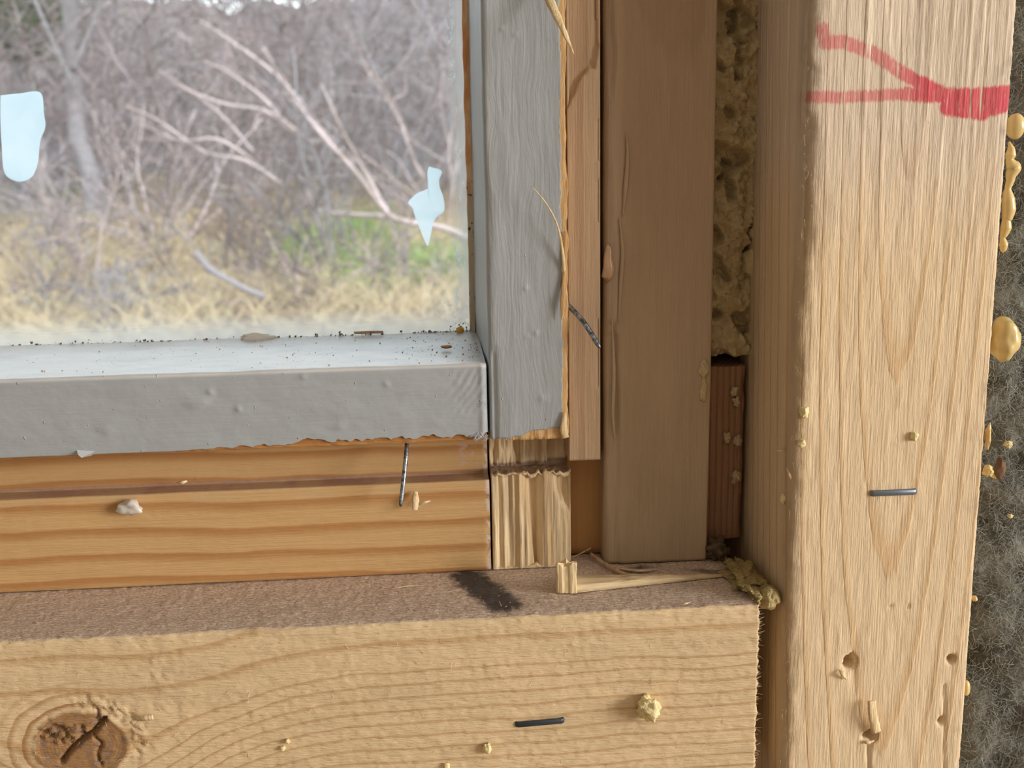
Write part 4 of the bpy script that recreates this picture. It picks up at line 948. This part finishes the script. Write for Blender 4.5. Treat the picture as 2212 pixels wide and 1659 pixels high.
grass('dry_grass', 26000, ranx, (3500, 15000), 300, plain('straw', srgb(184, 162, 128), .9, .3, .004), 'dry straw coloured grass covering the ground outside', lambda X, Y: .35 + .65 * (vn(X * .0012, 0, Y * .0009, 5) > -.2), 1)
grass('brown_grass', 22000, ranx, (3500, 15000), 260, plain('dead_leaves', srgb(122, 94, 76), .9, .3, .004), 'brown withered grass patches among the straw', lambda X, Y: 1.0 * (vn(X * .0022, 3, Y * .0014, 8) > .0), 2)
gpx = [(at(780, 510, 0), 1), (at(700, 590, 0), 1), (at(860, 640, 0), 1), (at(40, 450, 0), 1)]
def green_d(X, Y):
    q = np.zeros_like(X)
    for px, py, s in ((780, 515, 330), (690, 580, 230), (850, 630, 280), (960, 600, 250), (30, 455, 420), (120, 395, 420)):
        r = ray(px, py)
        Yg = 7000.0
        for _ in range(12): Yg = float(gz(r[0] * (D + Yg), Yg)) / r[2] - D
        q = np.maximum(q, np.exp(-(((X - r[0] * (D + Yg)) / s) ** 2 + ((Y - Yg) / (s * 2)) ** 2)))
    return q
grass('green_grass', 150000, ranx, (3500, 17000), 240, plain('fresh_grass', srgb(104, 150, 50), .8, .25, .004), 'patches of fresh green grass under the shrubs', green_d, 3)

bark = plain('grey_bark', srgb(124, 116, 118), .9, .3, .01)
barkl = plain('pinkish_bark', srgb(172, 152, 148), .9, .35, .012)
twm = [plain('mauve_twig', srgb(112, 97, 100), .9, .25, .006), plain('brown_twig', srgb(100, 82, 78), .9, .25, .006), plain('grey_twig', srgb(132, 124, 128), .9, .25, .006)]
def wander(p, d, L, n, r, wob, up=0.0):
    pts = [np.array(p, float)]; d = np.array(d, float); d /= np.linalg.norm(d)
    for _ in range(n):
        d = d + (r.rand(3) - .5) * wob + np.array([0, 0, up]); d /= np.linalg.norm(d); pts.append(pts[-1] + d * L / n)
    return np.array(pts), d
def grow(base, H, r, ns, r0, sub=(7, 6), lean=(0, 0)):
    stems, twigs = [], []
    for s in range(ns):
        a = r.rand() * 6.28; sp = .25 + .75 * r.rand()
        P, d = wander(np.array(base) + np.array([np.cos(a) * 60, np.sin(a) * 60, -40]), (np.cos(a) * sp + lean[0], np.sin(a) * sp + lean[1], 1), H * (.7 + .5 * r.rand()), 12, r, .42, .02)
        rr = np.linspace(1, .3, 13) * r0 * (.6 + .6 * r.rand()); stems.append((P, rr))
        for q in range(sub[0]):
            i = 2 + int(r.rand() * 10); d = (P[i] - P[i - 1]); d = d / np.linalg.norm(d) + (r.rand(3) - .5) * 1.7
            B, _ = wander(P[i], d, H * (.25 + .35 * r.rand()), 8, r, .5); stems.append((B, np.linspace(.75, .25, 9) * rr[i]))
            for _ in range(sub[1]):
                j = 1 + int(r.rand() * 7); d = (B[j] - B[j - 1]); d = d / np.linalg.norm(d) + (r.rand(3) - .5) * 1.8
                T, _ = wander(B[j], d, H * (.10 + .22 * r.rand()), 5, r, .6); twigs.append((T, np.linspace(.5, .2, 6) * max(rr[i] * .5, 7)))
    return stems, twigs
def far(px, py, Y): d = ray(px, py) * (D + Y); return d
def shrub(px, Y, H, ns, r0, label, seed, mt, name='bare_shrub', sub=(7, 7), lean=(0, 0), cat='shrub'):
    r = np.random.RandomState(seed); x = ray(px, 300)[0] * (D + Y); b = np.array([x, Y, float(gz(x, Y))])
    st, tw = grow(b, H, r, ns, r0, sub, lean); e = empty(name, b); tag(e, label, cat, 'bare shrubs behind the window')
    link('stems', tubes('stems', st, 6), bark if seed % 2 else barkl, e); o = link('twigs', tubes('twigs', tw, 3), mt, e); o['kind'] = 'stuff'; return e
specs = [(330, 9500, 1500, 7, 17, 'bare grey shrub between the tree trunk and the arching boughs'), (720, 9000, 1600, 8, 17, 'bare shrub behind the crossing pinkish boughs'), (960, 10500, 2100, 8, 18, 'tall bare shrub beside the pane edge'),
         (40, 12500, 1800, 9, 18, 'bare shrub behind the bucket shaped film scrap'), (520, 12500, 2000, 9, 18, 'dense brown shrub in the middle of the thicket'), (850, 13500, 2200, 9, 18, 'dense brown shrub behind the vase shaped scrap'),
         (220, 15500, 2400, 9, 20, 'thicket shrub behind the grey tree trunk'), (640, 16500, 2700, 10, 20, 'high thicket shrub against the sky'), (420, 18000, 2900, 10, 20, 'farthest high shrub of the thicket'), (1000, 16500, 2700, 10, 20, 'thicket shrub beyond the pane edge'),
         (60, 17500, 2500, 9, 20, 'thicket shrub below the evergreen'), (760, 20500, 3000, 11, 22, 'farthest broad shrub on the bank'), (260, 21500, 2900, 11, 22, 'broad shrub on the bank behind the trunk'), (-350, 13000, 2000, 8, 18, 'bare shrub left of the tree trunk'), (1350, 12000, 2000, 8, 18, 'bare shrub hidden mostly by the stile'),
         (120, 7000, 650, 5, 9, 'low dry bramble in the straw grass'), (620, 7200, 700, 5, 9, 'low bramble beside the green patch'), (250, 6600, 520, 6, 8, 'low dry weed clump in front of the fallen branch'), (900, 7600, 800, 6, 9, 'low bare bush under the vase shaped scrap'), (450, 8000, 1000, 7, 10, 'waist high bare bush behind the fallen branch'), (180, 8600, 1100, 7, 12, 'waist high bare bush before the tree trunk')]
for k, (px, Y, H, ns, r0, lab) in enumerate(specs): shrub(px, Y, H, ns, r0, lab, 300 + k, twm[k % 3])
# thin twiggy undergrowth that closes the view between the shrubs
r = np.random.RandomState(77); tw = []
for _ in range(7500):
    Y = 11000 + r.rand() * 12000; x = (-1350 + r.rand() * 1750) / 2600 * (D + Y) - 0.07 * Y * 0; z = gz(x, Y) + r.rand() ** 1.1 * 2700
    T, _ = wander((x, Y, z), (r.rand() - .5, (r.rand() - .5) * .5, (r.rand() - .45)), 500 + 700 * r.rand(), 5, r, .5); tw.append((T, np.linspace(1, .4, 6) * (5 + 6 * r.rand())))
um = Mat('thicket_twig'); q1 = um.noise(None, .004, 3); q2 = um.noise(None, .0011, 2)
uc = um.mix(q1.ss(.35, .65), srgb(76, 62, 60), srgb(146, 132, 134)); uc = um.mix(q2.ss(.5, .65) * .5, uc, srgb(134, 102, 98)); um.col(uc); um.set(Roughness=.9)
tag(link('undergrowth', tubes('undergrowth', tw, 3), um.m), 'tangle of fine mauve and grey twigs filling the thicket', 'twigs', kind='stuff')
# the boughs that stand out, one fallen shrub
bg_ = empty('leaning_tree', far(1020, 515, 8600)); tag(bg_, 'leaning bare tree with long pale crossing boughs', 'tree')
boughs = [(((287, 268), (340, 292), (383, 307), (455, 302), (517, 335), (575, 383), (671, 455), (740, 468), (834, 474), (900, 492)), 8800, (6, 14, 20)), (((560, 100), (608, 177), (650, 240), (695, 297), (767, 378), (838, 470), (910, 489), (985, 508), (1080, 560)), 8500, (9, 18, 27)),
          (((360, 180), (398, 196), (479, 225), (565, 240), (623, 283), (671, 311)), 9000, (6, 13, 16)), (((430, 130), (489, 158), (561, 211), (599, 254), (640, 290)), 8900, (6, 12, 14)), (((420, 40), (470, 72), (570, 144), (642, 216), (700, 300)), 9100, (7, 12, 16)),
          (((260, 230), (330, 262), (430, 330), (520, 350), (600, 400)), 8700, (6, 12, 14)), (((671, 455), (650, 400), (610, 360), (560, 330)), 8750, (16, 12, 6)), (((838, 470), (800, 400), (760, 330), (720, 250), (690, 180)), 8450, (18, 12, 6)), (((330, 150), (420, 210), (480, 260), (540, 330)), 9200, (5, 10, 12))]
for pts, Y, rd in boughs:
    P = smooth_poly([far(x, y, Y + 220 * math.sin(i * 1.3)) for i, (x, y) in enumerate(pts)], 40); rr = np.interp(np.linspace(0, 1, len(P)), np.linspace(0, 1, 3), rd)
    link('bough', tubes('bough', [(P, rr)], 7), barkl, bg_)
tr_ = empty('grey_tree', far(195, 472, 11500)); tag(tr_, 'grey bare tree with a crooked trunk left in the thicket', 'tree')
P = smooth_poly([far(x, y, 11500 + 120 * math.sin(y * .01)) for x, y in ((200, 490), (190, 420), (174, 352), (156, 300), (149, 230), (144, 144), (139, 48), (132, -80), (120, -260))], 40)
link('trunk', tubes('trunk', [(P, np.linspace(92, 62, len(P)))], 10), bark, tr_)
P = smooth_poly([far(x, y, 11560) for x, y in ((145, 150), (175, 80), (215, -20), (250, -160))], 20); link('branch', tubes('branch', [(P, np.linspace(36, 16, len(P)))], 7), bark, tr_)
P = smooth_poly([far(x, y, 11440) for x, y in ((147, 190), (110, 110), (70, 20), (30, -80))], 20); link('branch', tubes('branch', [(P, np.linspace(32, 14, len(P)))], 7), bark, tr_)
t2 = empty('slim_tree', far(985, 330, 13500)); tag(t2, 'slim bare tree near the edge of the pane', 'tree')
P = smooth_poly([far(x, y, 13500) for x, y in ((985, 470), (972, 320), (960, 190), (935, 80), (915, -20), (900, -200))], 30); link('trunk', tubes('trunk', [(P, np.linspace(62, 40, len(P)))], 8), bark, t2)
for nm, px0, pts, lab in (('fallen_branch', 0, ((407, 556), (430, 585), (455, 604), (517, 637), (560, 655)), 'grey fallen branch lying in the straw grass'), ('fallen_branch', 1, ((600, 555), (612, 580), (635, 595), (660, 606)), 'dark short fallen branch beside the green patch')):
    Y = 6300 if px0 == 0 else 6900
    P = smooth_poly([far(x, y, Y) for x, y in pts], 20); tag(link(nm, tubes(nm, [(P, np.linspace(22, 15, len(P)))], 7), bark if px0 == 0 else twm[1]), lab, 'branch')
# evergreen at the upper left
ev = empty('evergreen', far(30, 330, 15500)); tag(ev, 'dark green conifer behind the thicket on the left', 'tree')
c = far(25, 12, 15500); r = np.random.RandomState(9); n = 5000
q = r.randn(n, 3) * np.array([300, 300, 230]) + c; dd = r.randn(n, 3); dd[:, 2] -= .4; dd /= np.linalg.norm(dd, axis=1)[:, None]; t = np.linspace(0, 1, 3)
link('foliage', ribbons('foliage', q[:, None, :] + dd[:, None, :] * (90 + 120 * r.rand(n))[:, None, None] * t[None, :, None], 12 + 10 * r.rand(n)), plain('needles', srgb(74, 92, 48), .8, .3, .003), ev)['kind'] = 'stuff'
b0 = far(25, 330, 15500); b0[2] = float(gz(b0[0], b0[1])) - 50
link('trunk', tubes('trunk', [(np.linspace(b0, c + np.array([0, 0, 500]), 8), np.linspace(110, 30, 8))], 8), bark, ev)
